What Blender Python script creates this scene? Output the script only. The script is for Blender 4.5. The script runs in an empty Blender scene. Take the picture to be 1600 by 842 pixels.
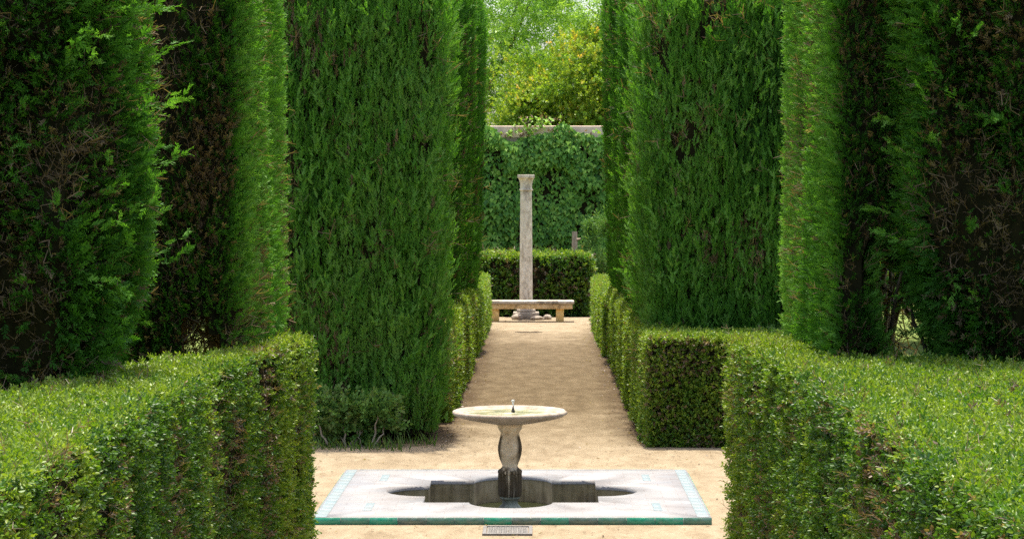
import bpy, bmesh, math, random
import numpy as np
from mathutils import Vector, Matrix

# ------------------------------------------------------------------ scene, camera, light
S = bpy.context.scene
COL = S.collection
R = math.radians
CAM = np.array([0.0, 0.0, 2.67])
FPX, VPX, VPY = 3600.0, 843.0, 300.0

cam_d = bpy.data.cameras.new('camera')
cam = bpy.data.objects.new('camera', cam_d)
COL.objects.link(cam)
cam.location = CAM
cam.rotation_euler = (R(90), 0, 0)
cam_d.sensor_width = 36
cam_d.lens = FPX / 1600 * 36
cam_d.shift_x = -(VPX - 800) / 1600
cam_d.shift_y = -(421 - VPY) / 1600
cam_d.clip_end = 1500
cam_d.clip_start = 0.1
S.camera = cam

SUN_EL, SUN_AZ = 78.0, -1.0      # azimuth measured from +Y towards +X
W = bpy.data.worlds.new('World')
S.world = W
W.use_nodes = True
nt = W.node_tree
sky = nt.nodes.new('ShaderNodeTexSky')
sky.sky_type = 'NISHITA'
sky.sun_disc = False
sky.sun_elevation = R(SUN_EL)
sky.sun_rotation = R(SUN_AZ)
sky.air_density = 1.0
sky.dust_density = 4.0
sky.ozone_density = 0.3
bg = nt.nodes['Background']
bg.inputs['Strength'].default_value = 0.15
nt.links.new(sky.outputs['Color'], bg.inputs['Color'])

sd = bpy.data.lights.new('sun', 'SUN')
sd.energy = 3.3
sd.angle = R(0.6)
sd.color = (1.0, 0.94, 0.82)
so = bpy.data.objects.new('sun', sd)
COL.objects.link(so)
sdir = Vector((math.sin(R(SUN_AZ)) * math.cos(R(SUN_EL)), math.cos(R(SUN_AZ)) * math.cos(R(SUN_EL)), math.sin(R(SUN_EL))))
so.rotation_euler = sdir.to_track_quat('Z', 'Y').to_euler()
so.location = (0, 20, 30)

S.view_settings.view_transform = 'Standard'
S.view_settings.look = 'None'
S.view_settings.gamma = 1
S.view_settings.use_curve_mapping = False
S.view_settings.exposure = 1.25
S.render.engine = 'CYCLES'
S.cycles.max_bounces = 6
S.cycles.diffuse_bounces = 3
S.cycles.transmission_bounces = 3
S.cycles.use_denoising = False

# ------------------------------------------------------------------ numpy helpers
RNG = np.random.default_rng(7)
random.seed(7)


def vnoise(p, seed=0):
    p = np.asarray(p, dtype=np.float64)
    i = np.floor(p).astype(np.int64)
    f = p - i
    u = f * f * (3 - 2 * f)
    out = np.zeros(len(p))
    for dx in (0, 1):
        for dy in (0, 1):
            for dz in (0, 1):
                h = ((i[:, 0] + dx) * 374761393 + (i[:, 1] + dy) * 668265263 + (i[:, 2] + dz) * 1274126177 + seed * 97531) & 0xFFFFFFFF
                h = ((h ^ (h >> 13)) * 1103515245) & 0xFFFFFFFF
                h = ((h ^ (h >> 16)) * 2246822519) & 0xFFFFFFFF
                h = (h ^ (h >> 15)) & 0xFFFFFF
                w = (u[:, 0] if dx else 1 - u[:, 0]) * (u[:, 1] if dy else 1 - u[:, 1]) * (u[:, 2] if dz else 1 - u[:, 2])
                out += w * (h / 0xFFFFFF)
    return out


def fbm(p, seed=0, octs=3):
    p = np.asarray(p, dtype=np.float64)
    a, s, t = 0.0, 1.0, 0.0
    for o in range(octs):
        a = a + vnoise(p * (2 ** o) + 17.3 * o, seed + o) * s
        t += s
        s *= 0.5
    return a / t


def norm(v):
    return v / np.maximum(np.linalg.norm(v, axis=1, keepdims=True), 1e-9)


def sstep(a, b, x):
    t = np.clip((x - a) / (b - a), 0, 1)
    return t * t * (3 - 2 * t)


class MB:
    """collects quad batches (with tone and material index) and links them as ONE mesh"""

    def __init__(self):
        self.v, self.q, self.t, self.m, self.n = [], [], [], [], 0

    def add(self, V, Q, tone=0.5, mi=0):
        V = np.asarray(V, dtype=np.float32).reshape(-1, 3)
        Q = np.asarray(Q, dtype=np.int32).reshape(-1, 4)
        self.v.append(V)
        self.q.append(Q + self.n)
        self.n += len(V)
        self.t.append(np.broadcast_to(np.asarray(tone, dtype=np.float32), (len(Q),)))
        self.m.append(np.full(len(Q), mi, dtype=np.int32))

    def build(self, name, mats, parent=None, smooth=False):
        V = np.concatenate(self.v)
        Q = np.concatenate(self.q)
        T = np.concatenate(self.t)
        M = np.concatenate(self.m)
        me = bpy.data.meshes.new(name)
        me.vertices.add(len(V))
        me.vertices.foreach_set('co', V.ravel())
        me.loops.add(len(Q) * 4)
        me.loops.foreach_set('vertex_index', Q.ravel())
        me.polygons.add(len(Q))
        me.polygons.foreach_set('loop_start', np.arange(len(Q), dtype=np.int32) * 4)
        me.polygons.foreach_set('loop_total', np.full(len(Q), 4, dtype=np.int32))
        me.update(calc_edges=True)
        for m in (mats if isinstance(mats, (list, tuple)) else [mats]):
            me.materials.append(m)
        me.polygons.foreach_set('material_index', M)
        if smooth:
            me.polygons.foreach_set('use_smooth', np.ones(len(Q), dtype=bool))
        a = me.attributes.new('tone', 'FLOAT', 'FACE')
        a.data.foreach_set('value', np.ascontiguousarray(T))
        o = bpy.data.objects.new(name, me)
        COL.objects.link(o)
        if parent:
            o.parent = parent
        return o


def link_bm(name, bm, mat, parent=None, smooth=True, angle=40):
    me = bpy.data.meshes.new(name)
    bm.normal_update()
    bm.to_mesh(me)
    bm.free()
    for m in (mat if isinstance(mat, (list, tuple)) else [mat]):
        me.materials.append(m)
    if smooth:
        me.polygons.foreach_set('use_smooth', np.ones(len(me.polygons), dtype=bool))
        try:
            me.set_sharp_from_angle(angle=R(angle))
        except Exception:
            pass
    o = bpy.data.objects.new(name, me)
    COL.objects.link(o)
    if parent:
        o.parent = parent
    return o


def tag(o, label=None, cat=None, group=None, kind=None):
    if label:
        o['label'] = label
    if cat:
        o['category'] = cat
    if group:
        o['group'] = group
    if kind:
        o['kind'] = kind
    return o


def empty(name, loc, label, cat, group=None):
    o = bpy.data.objects.new(name, None)
    o.empty_display_size = 0.2
    COL.objects.link(o)
    o.location = loc
    return tag(o, label, cat, group)


# geometry is written in world coordinates; local() moves a child under its empty's base
def local(o, parent):
    o.parent = parent
    o.matrix_parent_inverse = Matrix.Translation(-Vector(parent.location))
    return o


def bm_box(bm, x0, x1, y0, y1, z0, z1, bevel=0.0, seg=2):
    vs = [bm.verts.new(c) for c in ((x0, y0, z0), (x1, y0, z0), (x1, y1, z0), (x0, y1, z0), (x0, y0, z1), (x1, y0, z1), (x1, y1, z1), (x0, y1, z1))]
    fs = [bm.faces.new([vs[i] for i in f]) for f in ((3, 2, 1, 0), (4, 5, 6, 7), (0, 1, 5, 4), (1, 2, 6, 5), (2, 3, 7, 6), (3, 0, 4, 7))]
    if bevel:
        es = list({e for f in fs for e in f.edges})
        bmesh.ops.bevel(bm, geom=es, offset=bevel, segments=seg, affect='EDGES', profile=0.5)


def bm_lathe(bm, prof, cx, cy, n=48, mod=None):
    """prof: list of (r, z); mod(theta, i) scales r"""
    rings = []
    for i, (r, z) in enumerate(prof):
        ring = []
        for k in range(n):
            t = 2 * math.pi * k / n
            rr = r * (mod(t, i) if mod else 1)
            ring.append(bm.verts.new((cx + rr * math.cos(t), cy + rr * math.sin(t), z)))
        rings.append(ring)
    for a, b in zip(rings, rings[1:]):
        for k in range(n):
            bm.faces.new((a[k], a[(k + 1) % n], b[(k + 1) % n], b[k]))
    bm.faces.new(rings[-1])
    bm.faces.new(rings[0][::-1])


def tube(mb, pts, rads, n=7, tone=0.5, mi=0, wob=0.0, seed=0):
    pts = np.asarray(pts, dtype=float)
    m = len(pts)
    d = np.gradient(pts, axis=0)
    d = norm(d)
    ref = np.array([0.0, 1.0, 0.0]) if abs(d[0][2]) > 0.5 else np.array([0.0, 0.0, 1.0])
    V = []
    for i in range(m):
        u = np.cross(d[i], ref)
        u /= max(np.linalg.norm(u), 1e-6)
        w = np.cross(d[i], u)
        for k in range(n):
            t = 2 * math.pi * k / n
            r = rads[i] * (1 + wob * math.sin(3 * t + i * 0.7 + seed))
            V.append(pts[i] + (u * math.cos(t) + w * math.sin(t)) * r)
    Q = []
    for i in range(m - 1):
        for k in range(n):
            k2 = (k + 1) % n
            Q.append((i * n + k, i * n + k2, (i + 1) * n + k2, (i + 1) * n + k))
    mb.add(V, Q, tone, mi)


def limb(a, b, bend, k=7):
    a, b = np.array(a, float), np.array(b, float)
    t = np.linspace(0, 1, k)[:, None]
    return a + (b - a) * t + np.array(bend, float) * (np.sin(math.pi * t)) + RNG.normal(0, 0.012, (k, 3)) * np.sin(math.pi * t)


# ------------------------------------------------------------------ materials
def new_mat(name):
    m = bpy.data.materials.new(name)
    m.use_nodes = True
    n = m.node_tree
    p = n.nodes['Principled BSDF']
    return m, n, p


def ramp(n, stops, inter='LINEAR'):
    r = n.nodes.new('ShaderNodeValToRGB')
    r.color_ramp.interpolation = inter
    el = r.color_ramp.elements
    while len(el) > 1:
        el.remove(el[-1])
    for i, (p, c) in enumerate(stops):
        e = el[0] if i == 0 else el.new(p)
        e.position = p
        e.color = (*c, 1)
    return r


def noise_node(n, vec, scale, detail=4, rough=0.55, dist=0.0):
    t = n.nodes.new('ShaderNodeTexNoise')
    t.inputs['Scale'].default_value = scale
    t.inputs['Detail'].default_value = detail
    t.inputs['Roughness'].default_value = rough
    t.inputs['Distortion'].default_value = dist
    if vec is not None:
        n.links.new(vec, t.inputs['Vector'])
    return t.outputs['Fac']


def mixc(n, fac, a, b, mode='MIX'):
    x = n.nodes.new('ShaderNodeMix')
    x.data_type = 'RGBA'
    x.blend_type = mode
    for sock, v in ((x.inputs['Factor'], fac), (x.inputs['A'], a), (x.inputs['B'], b)):
        pass
    ins = [s for s in x.inputs if s.type == 'RGBA']
    fs = x.inputs[0]
    for s, v in ((fs, fac), (ins[0], a), (ins[1], b)):
        if hasattr(v, 'is_output'):
            n.links.new(v, s)
        elif isinstance(v, tuple):
            s.default_value = (*v, 1)
        else:
            s.default_value = v
    return [o for o in x.outputs if o.type == 'RGBA'][0]


def maprange(n, v, a, b, c=0.0, d=1.0):
    m = n.nodes.new('ShaderNodeMapRange')
    n.links.new(v, m.inputs['Value'])
    for k, x in zip(('From Min', 'From Max', 'To Min', 'To Max'), (a, b, c, d)):
        m.inputs[k].default_value = x
    return m.outputs['Result']


def mathn(n, op, a, b=0.0):
    m = n.nodes.new('ShaderNodeMath')
    m.operation = op
    for s, v in zip(m.inputs, (a, b)):
        if hasattr(v, 'is_output'):
            n.links.new(v, s)
        else:
            s.default_value = v
    return m.outputs[0]


def geo_pos(n):
    g = n.nodes.new('ShaderNodeNewGeometry')
    return g.outputs['Position']


def scaled(n, vec, s):
    m = n.nodes.new('ShaderNodeMapping')
    n.links.new(vec, m.inputs['Vector'])
    m.inputs['Scale'].default_value = s
    return m.outputs['Vector']


def bump(n, p, h, strength=0.4, dist=0.01):
    b = n.nodes.new('ShaderNodeBump')
    b.inputs['Strength'].default_value = strength
    b.inputs['Distance'].default_value = dist
    n.links.new(h, b.inputs['Height'])
    n.links.new(b.outputs['Normal'], p.inputs['Normal'])


def leaf_mat(name, stops, trans=0.35, tcol=(1.15, 1.25, 0.6), rough=0.45, spec=0.35):
    m, n, p = new_mat(name)
    at = n.nodes.new('ShaderNodeAttribute')
    at.attribute_name = 'tone'
    rp = ramp(n, stops)
    n.links.new(at.outputs['Fac'], rp.inputs['Fac'])
    n.links.new(rp.outputs['Color'], p.inputs['Base Color'])
    p.inputs['Roughness'].default_value = rough
    p.inputs['Specular IOR Level'].default_value = spec
    tr = n.nodes.new('ShaderNodeBsdfTranslucent')
    tc = mixc(n, 1.0, rp.outputs['Color'], tcol, 'MULTIPLY')
    n.links.new(tc, tr.inputs['Color'])
    mx = n.nodes.new('ShaderNodeMixShader')
    mx.inputs['Fac'].default_value = trans
    n.links.new(p.outputs[0], mx.inputs[1])
    n.links.new(tr.outputs[0], mx.inputs[2])
    n.links.new(mx.outputs[0], n.nodes['Material Output'].inputs['Surface'])
    return m


M = {}
BROWN = [(0.90, (0.12, 0.080, 0.048)), (1.0, (0.27, 0.20, 0.125))]
M['cypress'] = leaf_mat('cypress_leaves', [(0.0, (0.024, 0.078, 0.014)), (0.4, (0.052, 0.155, 0.020)), (0.8, (0.105, 0.260, 0.030)), (0.88, (0.15, 0.29, 0.06))] + BROWN, 0.36, (1.35, 1.5, 0.45), 0.55, 0.14)
M['box'] = leaf_mat('clipped_leaves', [(0.0, (0.030, 0.085, 0.014)), (0.4, (0.078, 0.170, 0.018)), (0.8, (0.205, 0.285, 0.027)), (0.88, (0.24, 0.31, 0.05))] + BROWN, 0.34, (1.4, 1.5, 0.45), 0.42, 0.38)
M['path_hedge'] = leaf_mat('fresh_hedge_leaves', [(0.0, (0.040, 0.105, 0.016)), (0.4, (0.080, 0.185, 0.022)), (0.8, (0.160, 0.260, 0.030)), (0.88, (0.2, 0.28, 0.04))] + BROWN, 0.40, (1.5, 1.45, 0.5), 0.45, 0.3)
M['ivy'] = leaf_mat('ivy_leaves', [(0.0, (0.03, 0.11, 0.016)), (0.45, (0.11, 0.27, 0.032)), (0.8, (0.24, 0.42, 0.06)), (0.88, (0.3, 0.46, 0.09))] + BROWN, 0.3, (1.4, 1.35, 0.5), 0.5, 0.25)
M['olive'] = leaf_mat('shrub_leaves', [(0.0, (0.045, 0.12, 0.022)), (0.5, (0.085, 0.19, 0.038)), (0.85, (0.15, 0.26, 0.06))] + BROWN, 0.35, (1.3, 1.3, 0.6), 0.55, 0.15)
M['yellow_tree'] = leaf_mat('yellow_green_leaves', [(0.0, (0.07, 0.17, 0.02)), (0.4, (0.16, 0.29, 0.028)), (0.75, (0.28, 0.36, 0.034)), (0.9, (0.50, 0.40, 0.06)), (1.0, (0.42, 0.24, 0.06))], 0.42, (1.4, 1.35, 0.6), 0.45, 0.3)
M['green_tree'] = leaf_mat('bright_green_leaves', [(0.0, (0.09, 0.22, 0.03)), (0.5, (0.20, 0.38, 0.045)), (0.9, (0.34, 0.52, 0.08))], 0.45, (1.4, 1.35, 0.7), 0.4, 0.35)
M['grass'] = leaf_mat('grass_blades', [(0.0, (0.05, 0.12, 0.02)), (0.6, (0.11, 0.19, 0.03)), (0.88, (0.18, 0.2, 0.05))] + BROWN, 0.35)

m, n, p = new_mat('dark_core')
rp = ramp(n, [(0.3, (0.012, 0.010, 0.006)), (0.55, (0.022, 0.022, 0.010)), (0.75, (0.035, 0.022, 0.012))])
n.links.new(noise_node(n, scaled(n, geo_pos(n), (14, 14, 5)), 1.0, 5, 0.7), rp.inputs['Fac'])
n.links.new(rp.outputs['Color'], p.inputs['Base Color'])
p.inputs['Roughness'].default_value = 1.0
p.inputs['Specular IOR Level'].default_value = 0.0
M['core'] = m  # near-black filler inside the foliage, standing in for the shade in its gaps

m, n, p = new_mat('bark')
f = noise_node(n, scaled(n, geo_pos(n), (22, 22, 4)), 1.0, 6, 0.65)
rp = ramp(n, [(0.3, (0.045, 0.032, 0.022)), (0.5, (0.10, 0.075, 0.055)), (0.75, (0.20, 0.165, 0.13))])
n.links.new(f, rp.inputs['Fac'])
n.links.new(rp.outputs['Color'], p.inputs['Base Color'])
p.inputs['Roughness'].default_value = 0.95
bump(n, p, f, 0.7, 0.02)
M['bark'] = m

m, n, p = new_mat('pale_stem')
f = noise_node(n, scaled(n, geo_pos(n), (30, 30, 6)), 1.0, 5)
rp = ramp(n, [(0.3, (0.26, 0.19, 0.12)), (0.7, (0.50, 0.40, 0.29))])
n.links.new(f, rp.inputs['Fac'])
n.links.new(rp.outputs['Color'], p.inputs['Base Color'])
p.inputs['Roughness'].default_value = 0.9
M['stem'] = m

# sand: pale trodden grit, browner earth along the narrow walk, with tree shade painted in
m, n, p = new_mat('sand')
pos = geo_pos(n)
sep = n.nodes.new('ShaderNodeSeparateXYZ')
n.links.new(pos, sep.inputs[0])
big = noise_node(n, scaled(n, pos, (0.9, 0.45, 1)), 1.0, 5, 0.6, 0.4)
mid = noise_node(n, scaled(n, pos, (5, 2.2, 1)), 1.0, 6, 0.65)
fine = noise_node(n, pos, 55.0, 5, 0.75)
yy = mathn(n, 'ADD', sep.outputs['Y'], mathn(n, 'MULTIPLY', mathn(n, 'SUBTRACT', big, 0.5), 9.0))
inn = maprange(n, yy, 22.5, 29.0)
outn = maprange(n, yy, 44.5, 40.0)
walk_shade = mathn(n, 'MULTIPLY', inn, outn)
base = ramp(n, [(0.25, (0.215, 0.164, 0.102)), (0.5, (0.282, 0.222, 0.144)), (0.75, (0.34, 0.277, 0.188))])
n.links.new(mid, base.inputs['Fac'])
walk_shade_c = ramp(n, [(0.25, (0.062, 0.043, 0.022)), (0.5, (0.104, 0.075, 0.041)), (0.75, (0.158, 0.118, 0.069))])
n.links.new(mid, walk_shade_c.inputs['Fac'])
c = mixc(n, mathn(n, 'MULTIPLY', walk_shade, 0.85), base.outputs['Color'], walk_shade_c.outputs['Color'])
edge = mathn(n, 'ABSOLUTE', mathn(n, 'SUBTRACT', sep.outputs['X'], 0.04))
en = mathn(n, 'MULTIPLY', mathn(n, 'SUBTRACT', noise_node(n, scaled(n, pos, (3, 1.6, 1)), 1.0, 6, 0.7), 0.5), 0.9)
soil_shade = mathn(n, 'MULTIPLY', maprange(n, mathn(n, 'ADD', edge, en), 0.72, 1.05), maprange(n, sep.outputs['Y'], 23.9, 24.6))  # dark soil at the hedge feet, with the hedges' shade painted in
soil_shade = mathn(n, 'MULTIPLY', soil_shade, maprange(n, sep.outputs['Y'], 45.5, 43.0))
c = mixc(n, mathn(n, 'MULTIPLY', soil_shade, 0.75), c, (0.060, 0.038, 0.020))
gr = ramp(n, [(0.25, (0.55, 0.52, 0.48)), (0.42, (0.92, 0.91, 0.9)), (0.6, (1.0, 1.0, 1.0)), (0.78, (1.25, 1.25, 1.25))])
n.links.new(fine, gr.inputs['Fac'])
c = mixc(n, 0.85, c, gr.outputs['Color'], 'MULTIPLY')
spk = maprange(n, noise_node(n, pos, 21.0, 2, 0.5), 0.70, 0.76)
c = mixc(n, mathn(n, 'MULTIPLY', spk, 0.6), c, (0.07, 0.05, 0.03))
scf = maprange(n, noise_node(n, scaled(n, pos, (4.5, 2.6, 1)), 1.0, 3, 0.5, 1.2), 0.54, 0.70)
c = mixc(n, mathn(n, 'MULTIPLY', scf, 0.32), c, (0.11, 0.075, 0.04))
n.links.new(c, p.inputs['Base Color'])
p.inputs['Roughness'].default_value = 0.95
p.inputs['Specular IOR Level'].default_value = 0.1
hh = mathn(n, 'ADD', mathn(n, 'MULTIPLY', mid, 1.2), mathn(n, 'MULTIPLY', fine, 0.35))
bump(n, p, hh, 0.55, 0.035)
M['sand'] = m

# garden ground: brown soil under the trees, lawn beyond
m, n, p = new_mat('soil_and_lawn')
pos = geo_pos(n)
sep = n.nodes.new('ShaderNodeSeparateXYZ')
n.links.new(pos, sep.inputs[0])
nz = noise_node(n, pos, 1.3, 5, 0.6)
ax = mathn(n, 'ADD', mathn(n, 'ABSOLUTE', sep.outputs['X']), mathn(n, 'MULTIPLY', nz, 1.6))
fac = maprange(n, ax, 4.6, 5.3)
s1 = ramp(n, [(0.3, (0.045, 0.03, 0.018)), (0.7, (0.13, 0.09, 0.055))])
n.links.new(noise_node(n, pos, 9, 6, 0.7), s1.inputs['Fac'])
s2 = ramp(n, [(0.3, (0.08, 0.12, 0.03)), (0.55, (0.16, 0.20, 0.06)), (0.8, (0.27, 0.26, 0.13))])
n.links.new(noise_node(n, pos, 5, 6, 0.75), s2.inputs['Fac'])
n.links.new(mixc(n, fac, s1.outputs['Color'], s2.outputs['Color']), p.inputs['Base Color'])
p.inputs['Roughness'].default_value = 1.0
p.inputs['Specular IOR Level'].default_value = 0.0
bump(n, p, noise_node(n, pos, 25, 5, 0.7), 0.6, 0.03)
M['ground'] = m


def stone_mat(name, stops, s=8.0, stain=None, stain_amt=0.6, stain_rng=(0.5, 0.65), bumpd=0.006, stretch=(1, 1, 1), rough=0.85, speck=60.0):
    m, n, p = new_mat(name)
    pos = geo_pos(n)
    f = noise_node(n, scaled(n, pos, tuple(s * k for k in stretch)), 1.0, 7, 0.65)
    rp = ramp(n, stops)
    n.links.new(f, rp.inputs['Fac'])
    c = rp.outputs['Color']
    if stain:
        f2 = noise_node(n, scaled(n, pos, tuple(s * 0.45 * k for k in stretch)), 1.0, 6, 0.7, 0.6)
        c = mixc(n, mathn(n, 'MULTIPLY', maprange(n, f2, *stain_rng), stain_amt), c, stain)
    f3 = noise_node(n, pos, speck, 4, 0.7)
    g = ramp(n, [(0.3, (0.62, 0.6, 0.58)), (0.45, (1, 1, 1)), (0.7, (1.08, 1.08, 1.08))])
    n.links.new(f3, g.inputs['Fac'])
    c = mixc(n, 0.8, c, g.outputs['Color'], 'MULTIPLY')
    n.links.new(c, p.inputs['Base Color'])
    p.inputs['Roughness'].default_value = rough
    bump(n, p, mathn(n, 'ADD', f, mathn(n, 'MULTIPLY', f3, 0.4)), 0.6, bumpd)
    return m, n, p, c


M['marble'] = stone_mat('weathered_marble', [(0.3, (0.23, 0.175, 0.125)), (0.5, (0.34, 0.275, 0.21)), (0.7, (0.42, 0.35, 0.285))], 9, (0.13, 0.11, 0.06), 0.65, (0.56, 0.72), 0.004)[0]
M['algae'] = stone_mat('algae_coated_marble', [(0.36, (0.10, 0.095, 0.025)), (0.48, (0.25, 0.23, 0.10)), (0.56, (0.36, 0.33, 0.22)), (0.68, (0.46, 0.43, 0.36))], 7, (0.16, 0.15, 0.03), 0.7, (0.5, 0.6), 0.003, rough=0.3)[0]
M['travertine'] = stone_mat('pitted_limestone', [(0.3, (0.42, 0.33, 0.23)), (0.5, (0.66, 0.55, 0.42)), (0.72, (0.78, 0.68, 0.55))], 12, (0.13, 0.10, 0.075), 0.55, (0.52, 0.66), 0.01, (1, 1, 0.6), speck=16)[0]
M['bench_stone'] = stone_mat('lichened_sandstone', [(0.3, (0.42, 0.26, 0.10)), (0.5, (0.66, 0.46, 0.23)), (0.72, (0.74, 0.58, 0.38))], 10, (0.16, 0.10, 0.05), 0.6, (0.52, 0.64), 0.01, speck=35)[0]
M['bench_top'] = stone_mat('weathered_bench_slab', [(0.3, (0.30, 0.25, 0.19)), (0.5, (0.46, 0.39, 0.31)), (0.72, (0.58, 0.50, 0.42))], 11, (0.11, 0.085, 0.06), 0.7, (0.5, 0.62), 0.01, speck=35)[0]
M['leg_stone'] = stone_mat('golden_sandstone', [(0.3, (0.62, 0.38, 0.12)), (0.5, (0.80, 0.54, 0.20)), (0.72, (0.84, 0.62, 0.3))], 7, (0.3, 0.17, 0.06), 0.4, (0.55, 0.7), 0.006)[0]
M['rubble'] = stone_mat('rubble_stone', [(0.3, (0.20, 0.16, 0.12)), (0.6, (0.36, 0.30, 0.23))], 8, (0.09, 0.07, 0.05), 0.5, (0.5, 0.7), 0.012)[0]
M['coping'] = stone_mat('pale_lime_render', [(0.3, (0.56, 0.39, 0.28)), (0.5, (0.76, 0.56, 0.42)), (0.7, (0.82, 0.65, 0.51))], 2.5, (0.30, 0.25, 0.21), 0.5, (0.52, 0.7), 0.01)[0]
M['wall'] = stone_mat('old_wall_render', [(0.3, (0.22, 0.17, 0.12)), (0.6, (0.36, 0.29, 0.22))], 2.0, (0.12, 0.10, 0.07), 0.5, (0.5, 0.7), 0.015)[0]
M['metal'] = stone_mat('grey_cast_metal', [(0.3, (0.10, 0.09, 0.08)), (0.6, (0.19, 0.175, 0.155))], 25, (0.13, 0.10, 0.07), 0.5, (0.5, 0.7), 0.003, rough=0.6)[0]
M['bronze'] = stone_mat('dark_bronze', [(0.3, (0.02, 0.02, 0.016)), (0.7, (0.06, 0.055, 0.04))], 30, rough=0.45)[0]

# pedestal: pale stone with dark wet runs that leave a clean tongue down the belly
m, n, p, c = stone_mat('stained_pedestal_stone', [(0.3, (0.50, 0.37, 0.23)), (0.5, (0.74, 0.58, 0.40)), (0.7, (0.82, 0.69, 0.53))], 12, None, bumpd=0.004)
pos = geo_pos(n)
sep = n.nodes.new('ShaderNodeSeparateXYZ')
n.links.new(pos, sep.inputs[0])
wob = mathn(n, 'MULTIPLY', mathn(n, 'SUBTRACT', noise_node(n, scaled(n, pos, (14, 14, 5)), 1.0, 5), 0.5), 0.06)
dx = mathn(n, 'ADD', mathn(n, 'ABSOLUTE', mathn(n, 'ADD', sep.outputs['X'], 0.258)), wob)
dzz = mathn(n, 'MULTIPLY', mathn(n, 'ABSOLUTE', mathn(n, 'ADD', sep.outputs['Z'], -0.43)), 0.10)
d2 = mathn(n, 'ADD', dx, dzz)
wet = maprange(n, d2, 0.062, 0.086)
low = maprange(n, mathn(n, 'ADD', sep.outputs['Z'], mathn(n, 'MULTIPLY', wob, 1.5)), 0.285, 0.255)
hi = maprange(n, mathn(n, 'ADD', sep.outputs['Z'], mathn(n, 'MULTIPLY', wob, 1.5)), 0.545, 0.575)
hid = maprange(n, noise_node(n, scaled(n, pos, (18, 18, 4)), 1.0, 4), 0.55, 0.7)
wet = mathn(n, 'MULTIPLY', wet, mathn(n, 'SUBTRACT', 1.0, mathn(n, 'MULTIPLY', hi, 0.75)))
gap = maprange(n, noise_node(n, scaled(n, pos, (26, 26, 1.2)), 1.0, 3), 0.48, 0.60)
low = mathn(n, 'MULTIPLY', low, mathn(n, 'SUBTRACT', 1.0, mathn(n, 'MULTIPLY', gap, 0.92)))
allw = mathn(n, 'MINIMUM', mathn(n, 'MAXIMUM', wet, low), 1.0)
dk = ramp(n, [(0.35, (0.020, 0.012, 0.005)), (0.7, (0.085, 0.056, 0.027))])
n.links.new(noise_node(n, scaled(n, pos, (20, 20, 5)), 1.0, 5), dk.inputs['Fac'])
n.links.new(mixc(n, mathn(n, 'MULTIPLY', allw, 0.93), c, dk.outputs['Color']), p.inputs['Base Color'])
p.inputs['Roughness'].default_value = 0.8
p.inputs['Specular IOR Level'].default_value = 0.08
M['pedestal'] = m

# pool lining: stone courses with black and olive runs
m, n, p = new_mat('wet_pool_stone')
pos = geo_pos(n)
run = noise_node(n, scaled(n, pos, (22, 22, 2.2)), 1.0, 6, 0.7)
blot = noise_node(n, scaled(n, pos, (4, 4, 5)), 1.0, 5, 0.65)
r1 = ramp(n, [(0.3, (0.09, 0.065, 0.03)), (0.5, (0.32, 0.235, 0.13)), (0.72, (0.55, 0.44, 0.29))])
n.links.new(run, r1.inputs['Fac'])
r2 = ramp(n, [(0.35, (0.09, 0.065, 0.035)), (0.55, (0.29, 0.23, 0.11)), (0.75, (0.5, 0.41, 0.27))])
n.links.new(blot, r2.inputs['Fac'])
n.links.new(mixc(n, 0.5, r1.outputs['Color'], r2.outputs['Color']), p.inputs['Base Color'])
p.inputs['Roughness'].default_value = 0.75
bump(n, p, run, 0.6, 0.01)
M['pool'] = m

# paving: pinkish white worn tile with fine joints
m, n, p = new_mat('pinkish_worn_tile')
pos = geo_pos(n)
br = n.nodes.new('ShaderNodeTexBrick')
mp = n.nodes.new('ShaderNodeMapping')
mp.inputs['Location'].default_value = (0.21, 0.0, 0)
n.links.new(pos, mp.inputs['Vector'])
n.links.new(mp.outputs[0], br.inputs['Vector'])
br.inputs['Scale'].default_value = 1.0
br.inputs['Brick Width'].default_value = 0.28
br.inputs['Row Height'].default_value = 0.14
br.inputs['Mortar Size'].default_value = 0.004
br.inputs['Color1'].default_value = (0.258, 0.246, 0.238, 1)
br.inputs['Color2'].default_value = (0.246, 0.248, 0.250, 1)
br.inputs['Mortar'].default_value = (0.22, 0.20, 0.19, 1)
st = ramp(n, [(0.3, (0.72, 0.66, 0.62)), (0.5, (0.97, 0.95, 0.94)), (0.7, (1.1, 1.1, 1.1))])
n.links.new(noise_node(n, pos, 3.5, 7, 0.7), st.inputs['Fac'])
pv = mixc(n, 0.9, br.outputs['Color'], st.outputs['Color'], 'MULTIPLY')
gm = maprange(n, noise_node(n, pos, 7.0, 8, 0.75, 0.5), 0.55, 0.72)
pv = mixc(n, mathn(n, 'MULTIPLY', gm, 0.4), pv, (0.13, 0.11, 0.085))
n.links.new(pv, p.inputs['Base Color'])
p.inputs['Roughness'].default_value = 0.6
bump(n, p, br.outputs['Fac'], -0.2, 0.004)
M['paving'] = m


def tile_mat(name, stops, rough=0.25, grime=0.6):
    m, n, p = new_mat(name)
    at = n.nodes.new('ShaderNodeAttribute')
    at.attribute_name = 'tone'
    rp = ramp(n, stops)
    pos = geo_pos(n)
    v = mathn(n, 'ADD', at.outputs['Fac'], mathn(n, 'MULTIPLY', mathn(n, 'SUBTRACT', noise_node(n, pos, 28, 5, 0.7), 0.5), 0.5))
    n.links.new(v, rp.inputs['Fac'])
    g = maprange(n, noise_node(n, scaled(n, pos, (6, 6, 14)), 1.0, 6, 0.7), 0.5, 0.7, 0, grime)
    n.links.new(mixc(n, g, rp.outputs['Color'], (0.22, 0.22, 0.19)), p.inputs['Base Color'])
    p.inputs['Roughness'].default_value = rough
    return m


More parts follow.
